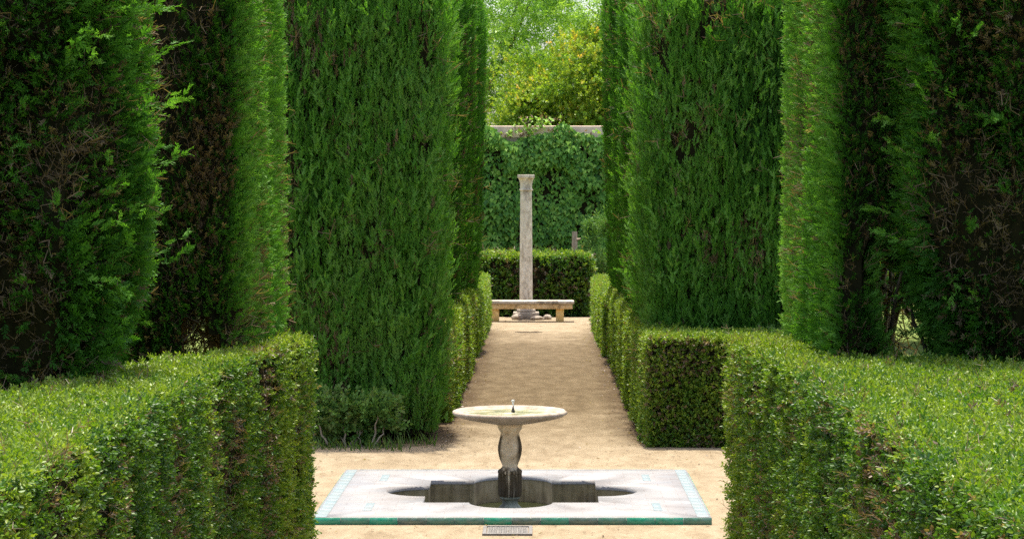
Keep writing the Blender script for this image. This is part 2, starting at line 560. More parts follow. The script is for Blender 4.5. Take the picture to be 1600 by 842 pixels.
M['green_tile'] = tile_mat('green_glazed_tile', [(0.1, (0.12, 0.17, 0.14)), (0.45, (0.07, 0.25, 0.17)), (0.8, (0.03, 0.31, 0.19)), (0.95, (0.2, 0.38, 0.30))])
M['teal_tile'] = tile_mat('pale_teal_tile', [(0.1, (0.215, 0.255, 0.262)), (0.5, (0.19, 0.245, 0.255)), (0.9, (0.24, 0.265, 0.27))], 0.45, 0.5)

m, n, p = new_mat('pool_water')
p.inputs['Base Color'].default_value = (0.02, 0.024, 0.008, 1)
p.inputs['Roughness'].default_value = 0.06
p.inputs['IOR'].default_value = 1.33
bump(n, p, noise_node(n, geo_pos(n), 12, 3), 0.15, 0.01)
M['water'] = m
m, n, p = new_mat('clear_water')
p.inputs['Base Color'].default_value = (0.95, 0.97, 0.97, 1)
p.inputs['Roughness'].default_value = 0.05
p.inputs['Transmission Weight'].default_value = 0.6
M['jet'] = m

# ------------------------------------------------------------------ setting: ground and sand walk
AX = -0.22                       # the garden's axis at the pool
PX0, PX1, PY0, PY1 = AX - 1.6, AX + 1.6, 18.42, 21.62
HX0, HX1, HY0, HY1 = PX0 + 0.15, PX1 - 0.15, PY0 + 0.15, PY1 - 0.15
g = MB()
gx = [-300, -40, HX0, HX1, 40, 300]
gy = [-60, 2, HY0, HY1, 70, 700]
V = [(x, y, 0) for y in gy for x in gx]
Q = []
for j in range(5):
    for i in range(5):
        if i == 2 and j == 2:
            continue
        a = j * 6 + i
        Q.append((a, a + 1, a + 7, a + 6))
g.add(V, Q)
tag(g.build('ground', M['ground']), kind='structure')

c = 0.12
xs = np.arange(-3.6, 3.9, c)
ys = np.arange(4.0, 51.5, c)
GX, GY = np.meshgrid(xs, ys)
P = np.stack([GX.ravel(), GY.ravel(), np.zeros(GX.size)], 1)
P[:, 2] = 0.012 + (fbm(P * np.array([0.9, 0.6, 1]), 3) - 0.5) * 0.02 * np.clip(np.hypot(np.clip(np.abs(P[:, 0] - AX) - 1.6, 0, 9), np.clip(np.abs(P[:, 1] - 20.02) - 1.6, 0, 9)) * 2, 0, 1)
nx, ny = len(xs), len(ys)
idx = np.arange(nx * ny).reshape(ny, nx)
Q = np.stack([idx[:-1, :-1], idx[:-1, 1:], idx[1:, 1:], idx[1:, :-1]], -1).reshape(-1, 4)
cx = P[Q[:, 0], 0] + c / 2
cy = P[Q[:, 0], 1] + c / 2
wob = (fbm(np.stack([cx * 0 + 5, cy * 1.1, cx * 0], 1), 8) - 0.5) * 0.5
wobx = (fbm(np.stack([cx * 1.1, cy * 0, cx * 0], 1), 9) - 0.5) * 0.5
keep = ((np.abs(cx + 0.1) < 1.9 + wob) & (cy < 18)) | ((np.abs(cx) < 3.4 + wob) & (cy > 16.8) & (cy < 24.5 + wobx)) | ((cx > -1.2 + wob * .5) & (cx < 1.25 + wob * .5) & (cy > 23) & (cy < 47)) | ((np.abs(cx) < 3.2 + wob) & (cy > 46) & (cy < 48.9 + wobx * .6))
hole = (cx > PX0 + 0.1) & (cx < PX1 - 0.1) & (cy > PY0 + 0.1) & (cy < PY1 - 0.1)
g = MB()
g.add(P, Q[keep & ~hole])
tag(g.build('sand_path', M['sand'], smooth=True), kind='structure')

# ------------------------------------------------------------------ pool platform
plat = empty('tiled_platform', (AX, 20.02, 0.0), 'low square platform of pinkish tiles edged in green glaze, cut by a four lobed pool', 'platform')
PZ = 0.07
PCX, PCY = AX - 0.02, 20.06
SQ, LR = 0.74, 0.35


def quat_r(t):
    ct, st_ = abs(math.cos(t)), abs(math.sin(t))
    if st_ > ct:
        ct, st_ = st_, ct
    a = math.atan2(st_, ct)
    if a >= math.atan2(LR, SQ) - 1e-9:
        return SQ / ct
    b = SQ * ct
    return b + math.sqrt(max(b * b - (SQ * SQ - LR * LR), 0))


angs = set()
a0 = math.atan2(LR, SQ)
for q in range(4):
    for k in range(-16, 17):
        angs.add(round(q * math.pi / 2 + a0 * k / 16, 6))
    for k in range(0, 9):
        angs.add(round(q * math.pi / 2 + a0 + (math.pi / 2 - 2 * a0) * k / 8, 6))
angs = sorted({a % (2 * math.pi) for a in angs})
inner = [(PCX + quat_r(a) * math.cos(a), PCY + quat_r(a) * math.sin(a)) for a in angs]


def to_square(a, x0, x1, y0, y1):
    ca, sa = math.cos(a), math.sin(a)
    ts = []
    if abs(ca) > 1e-9:
        ts.append(((x1 if ca > 0 else x0) - PCX) / ca)
    if abs(sa) > 1e-9:
        ts.append(((y1 if sa > 0 else y0) - PCY) / sa)
    t = min(ts)
    return (PCX + t * ca, PCY + t * sa)


e = 0.0055
ox0, ox1, oy0, oy1 = PX0 + e, PX1 - e, PY0 + e, PY1 - e
ang2 = sorted(set(angs) | {math.atan2(yy_ - PCY, xx_ - PCX) % (2 * math.pi) for xx_ in (ox0, ox1) for yy_ in (oy0, oy1)})
inn2 = [(PCX + quat_r(a) * math.cos(a), PCY + quat_r(a) * math.sin(a)) for a in ang2]
out2 = [to_square(a, ox0, ox1, oy0, oy1) for a in ang2]
g = MB()
k = len(ang2)
V = [(x, y, PZ) for x, y in inn2] + [(x, y, PZ) for x, y in out2] + [(x, y, 0.0) for x, y in out2]
V += [(x, y, PZ - 0.035) for x, y in inn2]
Q = []
for i in range(k):
    j = (i + 1) % k
    Q += [(i, k + i, k + j, j), (k + i, 2 * k + i, 2 * k + j, k + j), (3 * k + i, i, j, 3 * k + j)]
g.add(V, Q)
local(g.build('paving', M['paving']), plat)

g = MB()
ki = len(inner)
V, Q = [], []
zs = [PZ - 0.036, 0.0, -0.1, -0.2, -0.32]
for z in zs:
    for (x, y), a in zip(inner, angs):
        off = 0.006
        V.append((x + math.cos(a) * off, y + math.sin(a) * off, z))
for l in range(len(zs) - 1):
    for i in range(ki):
        j = (i + 1) % ki
        Q.append((l * ki + j, l * ki + i, (l + 1) * ki + i, (l + 1) * ki + j))
b = len(V)
V.append((PCX, PCY, zs[-1]))
g.add(V, Q)
V2 = [(x, y, -0.30) for x, y in inner] + [(PCX + (x - PCX) * .02, PCY + (y - PCY) * .02, -0.30) for x, y in inner]
g.add(V2, [(i, (i + 1) % ki, ki + (i + 1) % ki, ki + i) for i in range(ki)])
local(g.build('pool_lining', M['pool']), plat)

g = MB()
V2 = [(x, y, -0.165) for x, y in inner] + [(PCX + (x - PCX) * .02, PCY + (y - PCY) * .02, -0.165) for x, y in inner]
g.add(V2, [(i, (i + 1) % ki, ki + (i + 1) % ki, ki + i) for i in range(ki)])
tag(g.build('water', M['water']), kind='structure')


def mb_box(mb, x0, x1, y0, y1, z0, z1, tone=0.5, mi=0, ch=0.004):
    # chamfered box: two rings at the sides, a smaller top
    xs_, ys_ = (x0, x1, x1, x0), (y0, y0, y1, y1)
    V = [(x, y, z0) for x, y in zip(xs_, ys_)] + [(x, y, z1 - ch) for x, y in zip(xs_, ys_)]
    V += [(x0 + ch, y0 + ch, z1), (x1 - ch, y0 + ch, z1), (x1 - ch, y1 - ch, z1), (x0 + ch, y1 - ch, z1)]
    Q = [(3, 2, 1, 0)]
    for i in range(4):
        j = (i + 1) % 4
        Q += [(i, j, 4 + j, 4 + i), (4 + i, 4 + j, 8 + j, 8 + i)]
    Q.append((8, 9, 10, 11))
    mb.add(V, Q, tone, mi)


nt_ = 14
tw = 3.2 / nt_
for side in range(4):
    g = MB()
    for i in range(nt_):
        a, b = i * tw + 0.002, (i + 1) * tw - 0.002
        tn = random.choice([0.12, 0.3, 0.4, 0.5, 0.55, 0.72, 0.8, 0.85])
        if side == 0:
            mb_box(g, PX0 + a, PX0 + b, PY0, PY0 + 0.005, 0.0, PZ - 0.001, tn, 0, 0.001)
        elif side == 1:
            mb_box(g, PX0 + a, PX0 + b, PY1 - 0.005, PY1, 0.0, PZ - 0.001, tn, 0, 0.001)
        elif side == 2 and 0 < i < nt_ - 1:
            mb_box(g, PX0, PX0 + 0.005, PY0 + a, PY0 + b, 0.0, PZ - 0.001, tn, 0, 0.001)
        elif side == 3 and 0 < i < nt_ - 1:
            mb_box(g, PX1 - 0.005, PX1, PY0 + a, PY0 + b, 0.0, PZ - 0.001, tn, 0, 0.001)
    local(g.build('edge_tiles', M['green_tile']), plat)


def strip(x0, x1, y0, y1, along):
    g = MB()
    L = (x1 - x0) if along == 'x' else (y1 - y0)
    k = max(1, round(L / 0.20))
    for i in range(k):
        tn = random.uniform(0.15, 0.85)
        if along == 'x':
            mb_box(g, x0 + L * i / k + .002, x0 + L * (i + 1) / k - .002, y0, y1, PZ - 0.002, PZ + 0.003, tn, 0, 0.001)
        else:
            mb_box(g, x0, x1, y0 + L * i / k + .002, y0 + L * (i + 1) / k - .002, PZ - 0.002, PZ + 0.003, tn, 0, 0.001)
    local(g.build('tile_inlay', M['teal_tile']), plat)


strip(PX0 + .022, PX0 + .115, PY0 + .03, PY1 - .03, 'y')
strip(PX1 - .115, PX1 - .022, PY0 + .03, PY1 - .03, 'y')
strip(PX0 + .13, PX1 - .13, PY1 - .05, PY1 - .022, 'x')
for sx in (-1, 1):
    xx = AX + sx * 1.19
    strip(xx - .035, xx + .035, PY0 + .40, PY0 + .86, 'y')
    strip(xx - .035, xx + .035, PY1 - .86, PY1 - .40, 'y')

# ------------------------------------------------------------------ fountain
FX, FY = -0.258, 20.1
fo = empty('fountain', (FX, FY, -0.17), 'stone pedestal fountain with a wide shallow marble bowl standing in the pool', 'fountain')
rimw = [1 + random.uniform(-.006, .006) for _ in range(96)]


def rim_mod(t, i):
    k = int(t / (2 * math.pi) * 96 + .5) % 96
    chip = 0.0
    if 5 <= i <= 9:
        for c0, wdt, dep in ((0.12, 0.09, 0.035), (-0.22, 0.05, 0.02), (2.4, 0.06, 0.02)):
            d = math.atan2(math.sin(t - c0), math.cos(t - c0))
            chip += dep * math.exp(-(d / wdt) ** 2)
    return (rimw[k] if i > 2 else 1) - chip


bm = bmesh.new()
prof = [(0.108, 0.648), (0.17, 0.655), (0.27, 0.672), (0.38, 0.694), (0.46, 0.716), (0.492, 0.732), (0.502, 0.746), (0.498, 0.760), (0.485, 0.768), (0.462, 0.768), (0.442, 0.760), (0.425, 0.748), (0.405, 0.741)]
bm_lathe(bm, prof, FX, FY, 96, rim_mod)
local(link_bm('bowl', bm, M['marble'], smooth=True, angle=60), fo)
bm = bmesh.new()
bm_lathe(bm, [(0.425, 0.7435), (0.40, 0.7445), (0.3, 0.740), (0.1, 0.738), (0.06, 0.748), (0.04, 0.750)], FX, FY, 64)
local(link_bm('bowl_floor', bm, M['algae']), fo)
bm = bmesh.new()
prof = [(0.112, 0.652), (0.112, 0.638), (0.106, 0.632), (0.108, 0.62), (0.10, 0.602), (0.086, 0.585), (0.080, 0.572), (0.081, 0.560),
        (0.088, 0.53), (0.098, 0.49), (0.105, 0.45), (0.1055, 0.425), (0.101, 0.39), (0.089, 0.345), (0.075, 0.31), (0.067, 0.288), (0.067, 0.272)]
bm_lathe(bm, prof, FX, FY, 48)
local(link_bm('baluster', bm, M['pedestal'], angle=35), fo)
bm = bmesh.new()
prof = [(0.070, 0.274), (0.082, 0.262), (0.100, 0.250), (0.106, 0.240), (0.106, 0.222)]
bm_lathe(bm, prof, FX, FY, 48)
local(link_bm('collar', bm, M['pedestal'], angle=35), fo)
bm = bmesh.new()
prof = [(0.098, 0.224), (0.103, 0.218), (0.105, 0.20), (0.105, 0.06), (0.103, 0.035), (0.096, 0.022)]
bm_lathe(bm, prof, FX, FY, 160, lambda t, i: 1 - (0.085 if 1 <= i <= 4 else 0.03) * max(0.0, math.cos(16 * t)) ** 0.7)
local(link_bm('fluted_drum', bm, M['pedestal'], angle=50), fo)
bm = bmesh.new()
prof = [(0.088, 0.024), (0.090, 0.012), (0.086, 0.0), (0.070, -0.012), (0.065, -0.03), (0.072, -0.05), (0.092, -0.07), (0.106, -0.085), (0.11, -0.11), (0.125, -0.125), (0.13, -0.295)]
bm_lathe(bm, prof, FX, FY, 48)
local(link_bm('foot', bm, stone_mat('mossy_foot_stone', [(0.3, (0.12, 0.12, 0.08)), (0.6, (0.33, 0.33, 0.25))], 14, (0.03, 0.028, 0.018), 0.8, (0.45, 0.62), 0.004)[0], angle=35), fo)
bm = bmesh.new()
bm_lathe(bm, [(0.016, 0.748), (0.016, 0.768), (0.011, 0.772), (0.011, 0.785), (0.006, 0.79), (0.006, 0.803)], FX + 0.028, FY, 16)
local(link_bm('nozzle', bm, M['bronze'], angle=35), fo)
g = MB()
jp = [(FX + .028 + 0.004 * math.sin(i), FY, 0.80 + 0.0065 * i) for i in range(9)] + [(FX + .02, FY, 0.853), (FX + .012, FY, 0.845)]
tube(g, jp, [0.005, 0.006, 0.006, 0.007, 0.006, 0.008, 0.008, 0.009, 0.010, 0.008, 0.003], 8)
tag(g.build('water', M['jet'], smooth=True), kind='structure')

# ------------------------------------------------------------------ drain cover in front of the platform
dc = empty('drain_cover', (-0.25, 18.08, 0.012), 'grey rectangular drain cover set in the sand before the platform', 'drain cover')
bm = bmesh.new()
x0, x1, y0, y1 = -0.445, -0.055, 17.86, 18.30
for a in ((x0, x1, y0, y0 + .03), (x0, x1, y1 - .03, y1), (x0, x0 + .03, y0 + .03, y1 - .03), (x1 - .03, x1, y0 + .03, y1 - .03)):
    bm_box(bm, *a, -0.02, 0.026, 0.003)
local(link_bm('frame', bm, M['metal']), dc)
bm = bmesh.new()
bm_box(bm, x0 + .034, x1 - .034, y0 + .034, y1 - .034, -0.02, 0.018, 0.002)
for i in range(8):
    for j in range(8):
        cx_, cy_ = x0 + .062 + i * (x1 - x0 - .124) / 7, y0 + .065 + j * (y1 - y0 - .13) / 7
        bm_box(bm, cx_ - .013, cx_ + .013, cy_ - .013, cy_ + .013, 0.0185, 0.023, 0.002, 1)
local(link_bm('lid', bm, M['metal']), dc)

# ------------------------------------------------------------------ bench, column, stick, rubble
BX = -0.25
be = empty('stone_bench', (BX, 47.35, 0.012), 'weathered stone bench on two golden blocks before the column', 'bench')
bm = bmesh.new()
bm_box(bm, BX - .96, BX + .96, 47.12, 47.58, 0.375, 0.445, 0.022, 3)
local(link_bm('seat', bm, M['bench_top']), be)
bm = bmesh.new()
bm_box(bm, BX - .925, BX + .925, 47.15, 47.55, 0.275, 0.374, 0.012, 2)
local(link_bm('apron', bm, M['bench_stone']), be)
for sx in (-1, 1):
    bm = bmesh.new()
    bm_box(bm, BX + .003 + sx * .665 - .08, BX + .003 + sx * .665 + .08, 47.20, 47.50, 0.0, 0.274, 0.012, 2)
    local(link_bm('leg', bm, M['leg_stone']), be)

CX, CY = -0.282, 48.4
co = empty('stone_column', (CX, CY, 0.0), 'tall lone grey stone column with a moulded capital against the ivy', 'column')
bm = bmesh.new()
bm_lathe(bm, [(0.138, 0.245), (0.136, 0.6), (0.133, 1.3), (0.127, 2.0), (0.120, 2.66), (0.120, 2.70)], CX, CY, 12)
local(link_bm('shaft', bm, M['travertine'], angle=20), co)
bm = bmesh.new()
bm_lathe(bm, [(0.121, 2.69), (0.142, 2.70), (0.146, 2.715), (0.142, 2.73), (0.124, 2.735), (0.124, 2.80), (0.130, 2.86), (0.145, 2.92), (0.165, 2.96)], CX, CY, 32)
bm_box(bm, CX - .178, CX + .178, CY - .178, CY + .178, 2.958, 3.03, 0.008)
local(link_bm('capital', bm, M['travertine'], angle=30), co)
bm = bmesh.new()
bm_box(bm, CX - .27, CX + .27, CY - .27, CY + .27, 0.0, 0.15, 0.012)
bm_lathe(bm, [(0.2, 0.158), (0.2, 0.2), (0.17, 0.22), (0.15, 0.246)], CX, CY, 32)
local(link_bm('base', bm, M['rubble'], angle=30), co)

stone_desc = ['rough stone lying left of the column base', 'flat stone leaning on the column base under the bench', 'small rough stone right of the column base']
for i, (sx, sy, r, h) in enumerate(((-.47, 47.98, .12, .10), (-.05, 47.96, .15, .07), (.17, 48.05, .09, .09))):
    bm = bmesh.new()
    bmesh.ops.create_icosphere(bm, subdivisions=3, radius=1)
    pv = np.array([v.co[:] for v in bm.verts])
    nn = 0.75 + 0.5 * fbm(pv * 1.6 + 10 * i, 40 + i)
    for v, s_ in zip(bm.verts, nn):
        v.co = Vector((v.co.x * r * s_ + CX + .28 + sx, v.co.y * r * .8 * s_ + sy, max(v.co.z, -.6) * h * s_ * .8 + h * .55))
    tag(link_bm('rough_stone', bm, M['rubble'], angle=25), stone_desc[i], 'stone', 'rough stones at the column base')

g = MB()
pts = [(-0.46 + .052 * i, 43.5 + .03 * math.sin(i * 1.7), 0.028 + .005 * math.sin(i * 2.1)) for i in range(11)]
tube(g, pts, [.005, .008, .009, .008, .009, .008, .008, .007, .006, .005, .003], 7)
tube(g, [pts[6], (-0.09, 43.57, .032), (-0.02, 43.66, .03)], [.008, .006, .003], 6)
tag(g.build('fallen_stick', M['bark'], smooth=True), 'thin dark fallen stick lying across the sand in front of the bench', 'stick')

# ------------------------------------------------------------------ garden wall
gw = empty('garden_wall', (0, 56.4, 0), 'old garden wall with pale rendered top, mostly hidden by ivy', 'wall')
bm = bmesh.new()
bm_box(bm, -14, 14, 56.2, 56.6, 0, 3.98)
local(link_bm('wall_face', bm, M['wall'], smooth=False), gw)
bm = bmesh.new()
bm_box(bm, -14, 14, 56.19, 56.61, 3.982, 4.28, 0.02)
local(link_bm('coping', bm, M['coping'], smooth=False), gw)


# ------------------------------------------------------------------ foliage machinery
def spray_template(rng, kinks=8, wid=0.075, ang=38, L=0.44):
    V, Q = [], []

    def blade(p, d, l, w, zl):
        d = d / np.linalg.norm(d)
        s = np.array([-d[1], d[0], rng.uniform(-.5, .5)])
        b = len(V)
        V.extend([p, p + d * l * .5 + s * w + np.array([0, 0, zl * .5]), p + d * l + np.array([0, 0, zl]), p + d * l * .5 - s * w + np.array([0, 0, zl * .5])])
        Q.append((b, b + 1, b + 2, b + 3))

    blade(np.zeros(3), np.array([0, 1.0, 0]), 1.0, 0.03, 0.0)
    for k in range(kinks):
        t = 0.08 + 0.84 * k / kinks
        sgn = 1 if k % 2 else -1
        a = math.radians(ang + rng.uniform(-12, 12))
        blade(np.array([0, t, 0]), np.array([sgn * math.sin(a), math.cos(a), 0]), L * (1.05 - 0.55 * t) * rng.uniform(.8, 1.2), wid * (1 - .3 * t), rng.uniform(-.12, .12))
    return np.array(V), np.array(Q)


def sprig_template(rng, pairs=4, ll=0.40, lw=0.10, fold=0.05, detailed=True):
    V, Q = [], []
    for k in range(pairs * 2 + 1):
        if k == pairs * 2:
            t, d = 0.8, np.array([rng.uniform(-.2, .2), 1, rng.uniform(-.2, .2)])
        else:
            t = 0.05 + 0.75 * (k // 2) / pairs
            az = (k % 2) * math.pi + (k // 2) * math.pi / 2 + rng.uniform(-.4, .4)
            el = rng.uniform(0.35, 0.95)
            d = np.array([math.cos(az) * math.cos(el), math.sin(el), math.sin(az) * math.cos(el)])
        d = d / np.linalg.norm(d)
        s = np.cross(d, rng.normal(size=3))
        s /= np.linalg.norm(s)
        u = np.cross(s, d)
        p = np.array([0, t, 0])
        l = ll * rng.uniform(.75, 1.2)
        w = lw * rng.uniform(.8, 1.2)
        b = len(V)
        if detailed:
            V.extend([p, p + d * l * .35 + s * w + u * fold, p + d * l * .72 + s * w * .75 + u * fold * .8, p + d * l, p + d * l * .72 - s * w * .75 + u * fold * .8, p + d * l * .35 - s * w + u * fold])
            Q.extend([(b, b + 1, b + 2, b + 3), (b, b + 3, b + 4, b + 5)])
        else:
            V.extend([p, p + d * l * .5 + s * w, p + d * l, p + d * l * .5 - s * w])
            Q.append((b, b + 1, b + 2, b + 3))
    return np.array(V), np.array(Q)


def twig_template(rng):
    V, Q = [], []

    def seg(p, q, w):
        d = q - p
        s = np.cross(d, rng.normal(size=3))
        s = s / np.linalg.norm(s) * w
        b = len(V)
        V.extend([p - s, p + s, q + s * .6, q - s * .6])
        Q.append((b, b + 1, b + 2, b + 3))

    p = np.zeros(3)
    for k in range(4):
        q = p + np.array([rng.uniform(-.12, .12), .26, rng.uniform(-.12, .12)])
        seg(p, q, .022 * (1 - .15 * k))
        if k:
            for _ in range(2):
                seg(p, p + np.array([rng.uniform(-.3, .3), rng.uniform(.1, .3), rng.uniform(-.25, .25)]), .013)
        p = q
    return np.array(V), np.array(Q)


def ivy_template(rng):
    # five pointed leaf in two mirrored halves (4 quads), hanging down along +Y
    o = [(0, 0), (.30, -.06), (.50, .22), (.28, .42), (.34, .62), (0, 1.05)]
    V = [(0, .0, 0), (0, .42, .03), (0, 1.05, -.05)]
    z = -.04
    V += [(.32, -.08, z), (.55, .25, z * 2), (.30, .48, 0), (-.32, -.08, z), (-.55, .25, z * 2), (-.30, .48, 0)]
    Q = [(0, 3, 4, 1), (1, 4, 5, 2), (0, 1, 7, 6), (1, 2, 8, 7)]
    return np.array(V) * np.array([1, 1, 1 + rng.uniform(-.5, .5)]), np.array(Q)


TR = np.random.default_rng(3)
CYP = [spray_template(TR) for _ in range(5)]
CYPFAR = [spray_template(TR, 5, 0.075, 26, 0.42) for _ in range(4)]
CYPN = [spray_template(TR, 10, 0.05, 33, 0.38) for _ in range(5)]
CYPV = [spray_template(TR, 8, 0.05, 25, 0.36) for _ in range(5)]
BOXN = [sprig_template(TR, 4) for _ in range(5)]
BOXF = [sprig_template(TR, 4, 0.42, 0.13, detailed=False) for _ in range(5)]
TWIG = [twig_template(TR) for _ in range(4)]
IVY = [ivy_template(TR) for _ in range(4)]
LONG = [sprig_template(TR, 5, 0.55, 0.05, detailed=False) for _ in range(4)]


def surf_sample(V, Q, dens):
    """V (n,3), Q (m,4); dens(per face centre, normal) -> per m2; returns points and smooth normals"""
    V = np.asarray(V, float)
    T = np.concatenate([Q[:, [0, 1, 2]], Q[:, [0, 2, 3]]])
    A, B, C = V[T[:, 0]], V[T[:, 1]], V[T[:, 2]]
    cr = np.cross(B - A, C - A)
    area = 0.5 * np.linalg.norm(cr, axis=1)
    vn = np.zeros_like(V)
    for k in range(3):
        np.add.at(vn, T[:, k], cr)
    vn = norm(vn)
    d = dens((A + B + C) / 3, norm(cr))
    lam = area * d
    cnt = RNG.poisson(lam)
    ti = np.repeat(np.arange(len(T)), cnt)
    u, v = RNG.random(len(ti)), RNG.random(len(ti))
    f = u + v > 1
    u[f], v[f] = 1 - u[f], 1 - v[f]
    w = 1 - u - v
    P = A[ti] * w[:, None] + B[ti] * u[:, None] + C[ti] * v[:, None]
    N = norm(vn[T[ti, 0]] * w[:, None] + vn[T[ti, 1]] * u[:, None] + vn[T[ti, 2]] * v[:, None])
    return P, N


def put(mb, temps, P, axis, facing, size, tone, mi, jit=0.6, tone_j=0.06):
    """lay templates at P along axis, their flat side turned roughly to `facing`"""
    n_ = len(P)
    if n_ == 0:
        return
    a = norm(axis)
    fz = facing + RNG.normal(0, jit, (n_, 3))
    cxv = norm(np.cross(a, fz))
    fz = np.cross(cxv, a)
    which = RNG.integers(0, len(temps), n_)
    for k, (TV, TQ) in enumerate(temps):
        s = np.nonzero(which == k)[0]
        if len(s) == 0:
            continue
        sz = size[s][:, None, None]
        W = P[s][:, None, :] + sz * (TV[None, :, 0:1] * cxv[s][:, None, :] + TV[None, :, 1:2] * a[s][:, None, :] + TV[None, :, 2:3] * fz[s][:, None, :])
        Qs = TQ[None] + (np.arange(len(s)) * len(TV))[:, None, None]
        t = np.repeat(tone[s], len(TQ)) + np.where(np.repeat(tone[s], len(TQ)) < 0.89, RNG.normal(0, tone_j, len(s) * len(TQ)), 0)
        t = np.where(np.repeat(tone[s], len(TQ)) < 0.89, np.clip(t, 0, 0.87), t)
        mb.add(W.reshape(-1, 3), Qs.reshape(-1, 4), t, mi)


def cam_weight(C, N, back=0.22, top=0.35):
    d = CAM - C
    dist = np.maximum(np.linalg.norm(d, axis=1), 1)
    fac = (d / dist[:, None] * N).sum(1)
    w = np.where(fac > -0.12, 1.0, back)
    ztop = CAM[2] + 300 / FPX * C[:, 1] + 0.35
    return w * np.where(C[:, 2] > ztop, top, 1.0)


def column_core(cx, cy, rx, ry, z0, z1, ne, seed, ridge=0.06, lump=0.05, low=0.75, low_h=0.7, top_h=1.4, lean=(0, 0), M_=96, step=0.12, batter=0.03, warp=None):
    K = int((z1 - z0) / step) + 2
    tt = np.linspace(0, 2 * math.pi, M_, endpoint=False)
    th = np.arctan2(ry * np.sin(tt), rx * np.cos(tt))
    z = np.linspace(z0, z1, K)
    TH, ZZ = np.meshgrid(th, z)
    ct, st_ = np.cos(TH), np.sin(TH)
    r = (np.abs(ct / rx) ** ne + np.abs(st_ / ry) ** ne) ** (-1 / ne)
    prof = low + (1 - low) * sstep(z0, z0 + low_h, ZZ)
    prof = prof * np.sqrt(np.clip(1 - sstep(z1 - top_h, z1, ZZ) ** 2 * 0.999, 0.0006, 1))
    q = np.stack([(ct * 2.2).ravel() * max(rx, .6) / .8, (st_ * 2.2).ravel() * max(ry, .6) / .8, (ZZ * 0.22).ravel()], 1)
    rid = (fbm(q * 1.6 + seed * 3.1, seed, 2) - 0.5).reshape(r.shape)
    q2 = np.stack([(cx + r * ct).ravel(), (cy + r * st_).ravel(), ZZ.ravel()], 1)
    lum = (fbm(q2 * np.array([2.2, 2.2, 1.3]), seed + 5, 3) - 0.5).reshape(r.shape)
    rr = (r + rid * ridge * 4 + lum * lump * 4 - batter * (ZZ - 2.5)) * prof
    zf = (ZZ - z0)
    V = np.stack([cx + rr * ct + lean[0] * zf, cy + rr * st_ + lean[1] * zf, ZZ], -1).reshape(-1, 3)
    if warp is not None:
        V = warp(V)
    ii = np.arange(K * M_).reshape(K, M_)
    jj = np.roll(ii, -1, 1)
    Q = np.stack([ii[:-1], jj[:-1], jj[1:], ii[1:]], -1).reshape(-1, 4)
    return V, Q


def shrink(V, Q, d):
    V = np.asarray(V, float)
    A, B, C, D = (V[Q[:, k]] for k in range(4))
    nf = np.cross(C - A, D - B)
    vn = np.zeros_like(V)
    for k in range(4):
        np.add.at(vn, Q[:, k], nf)
    return V - norm(vn) * d


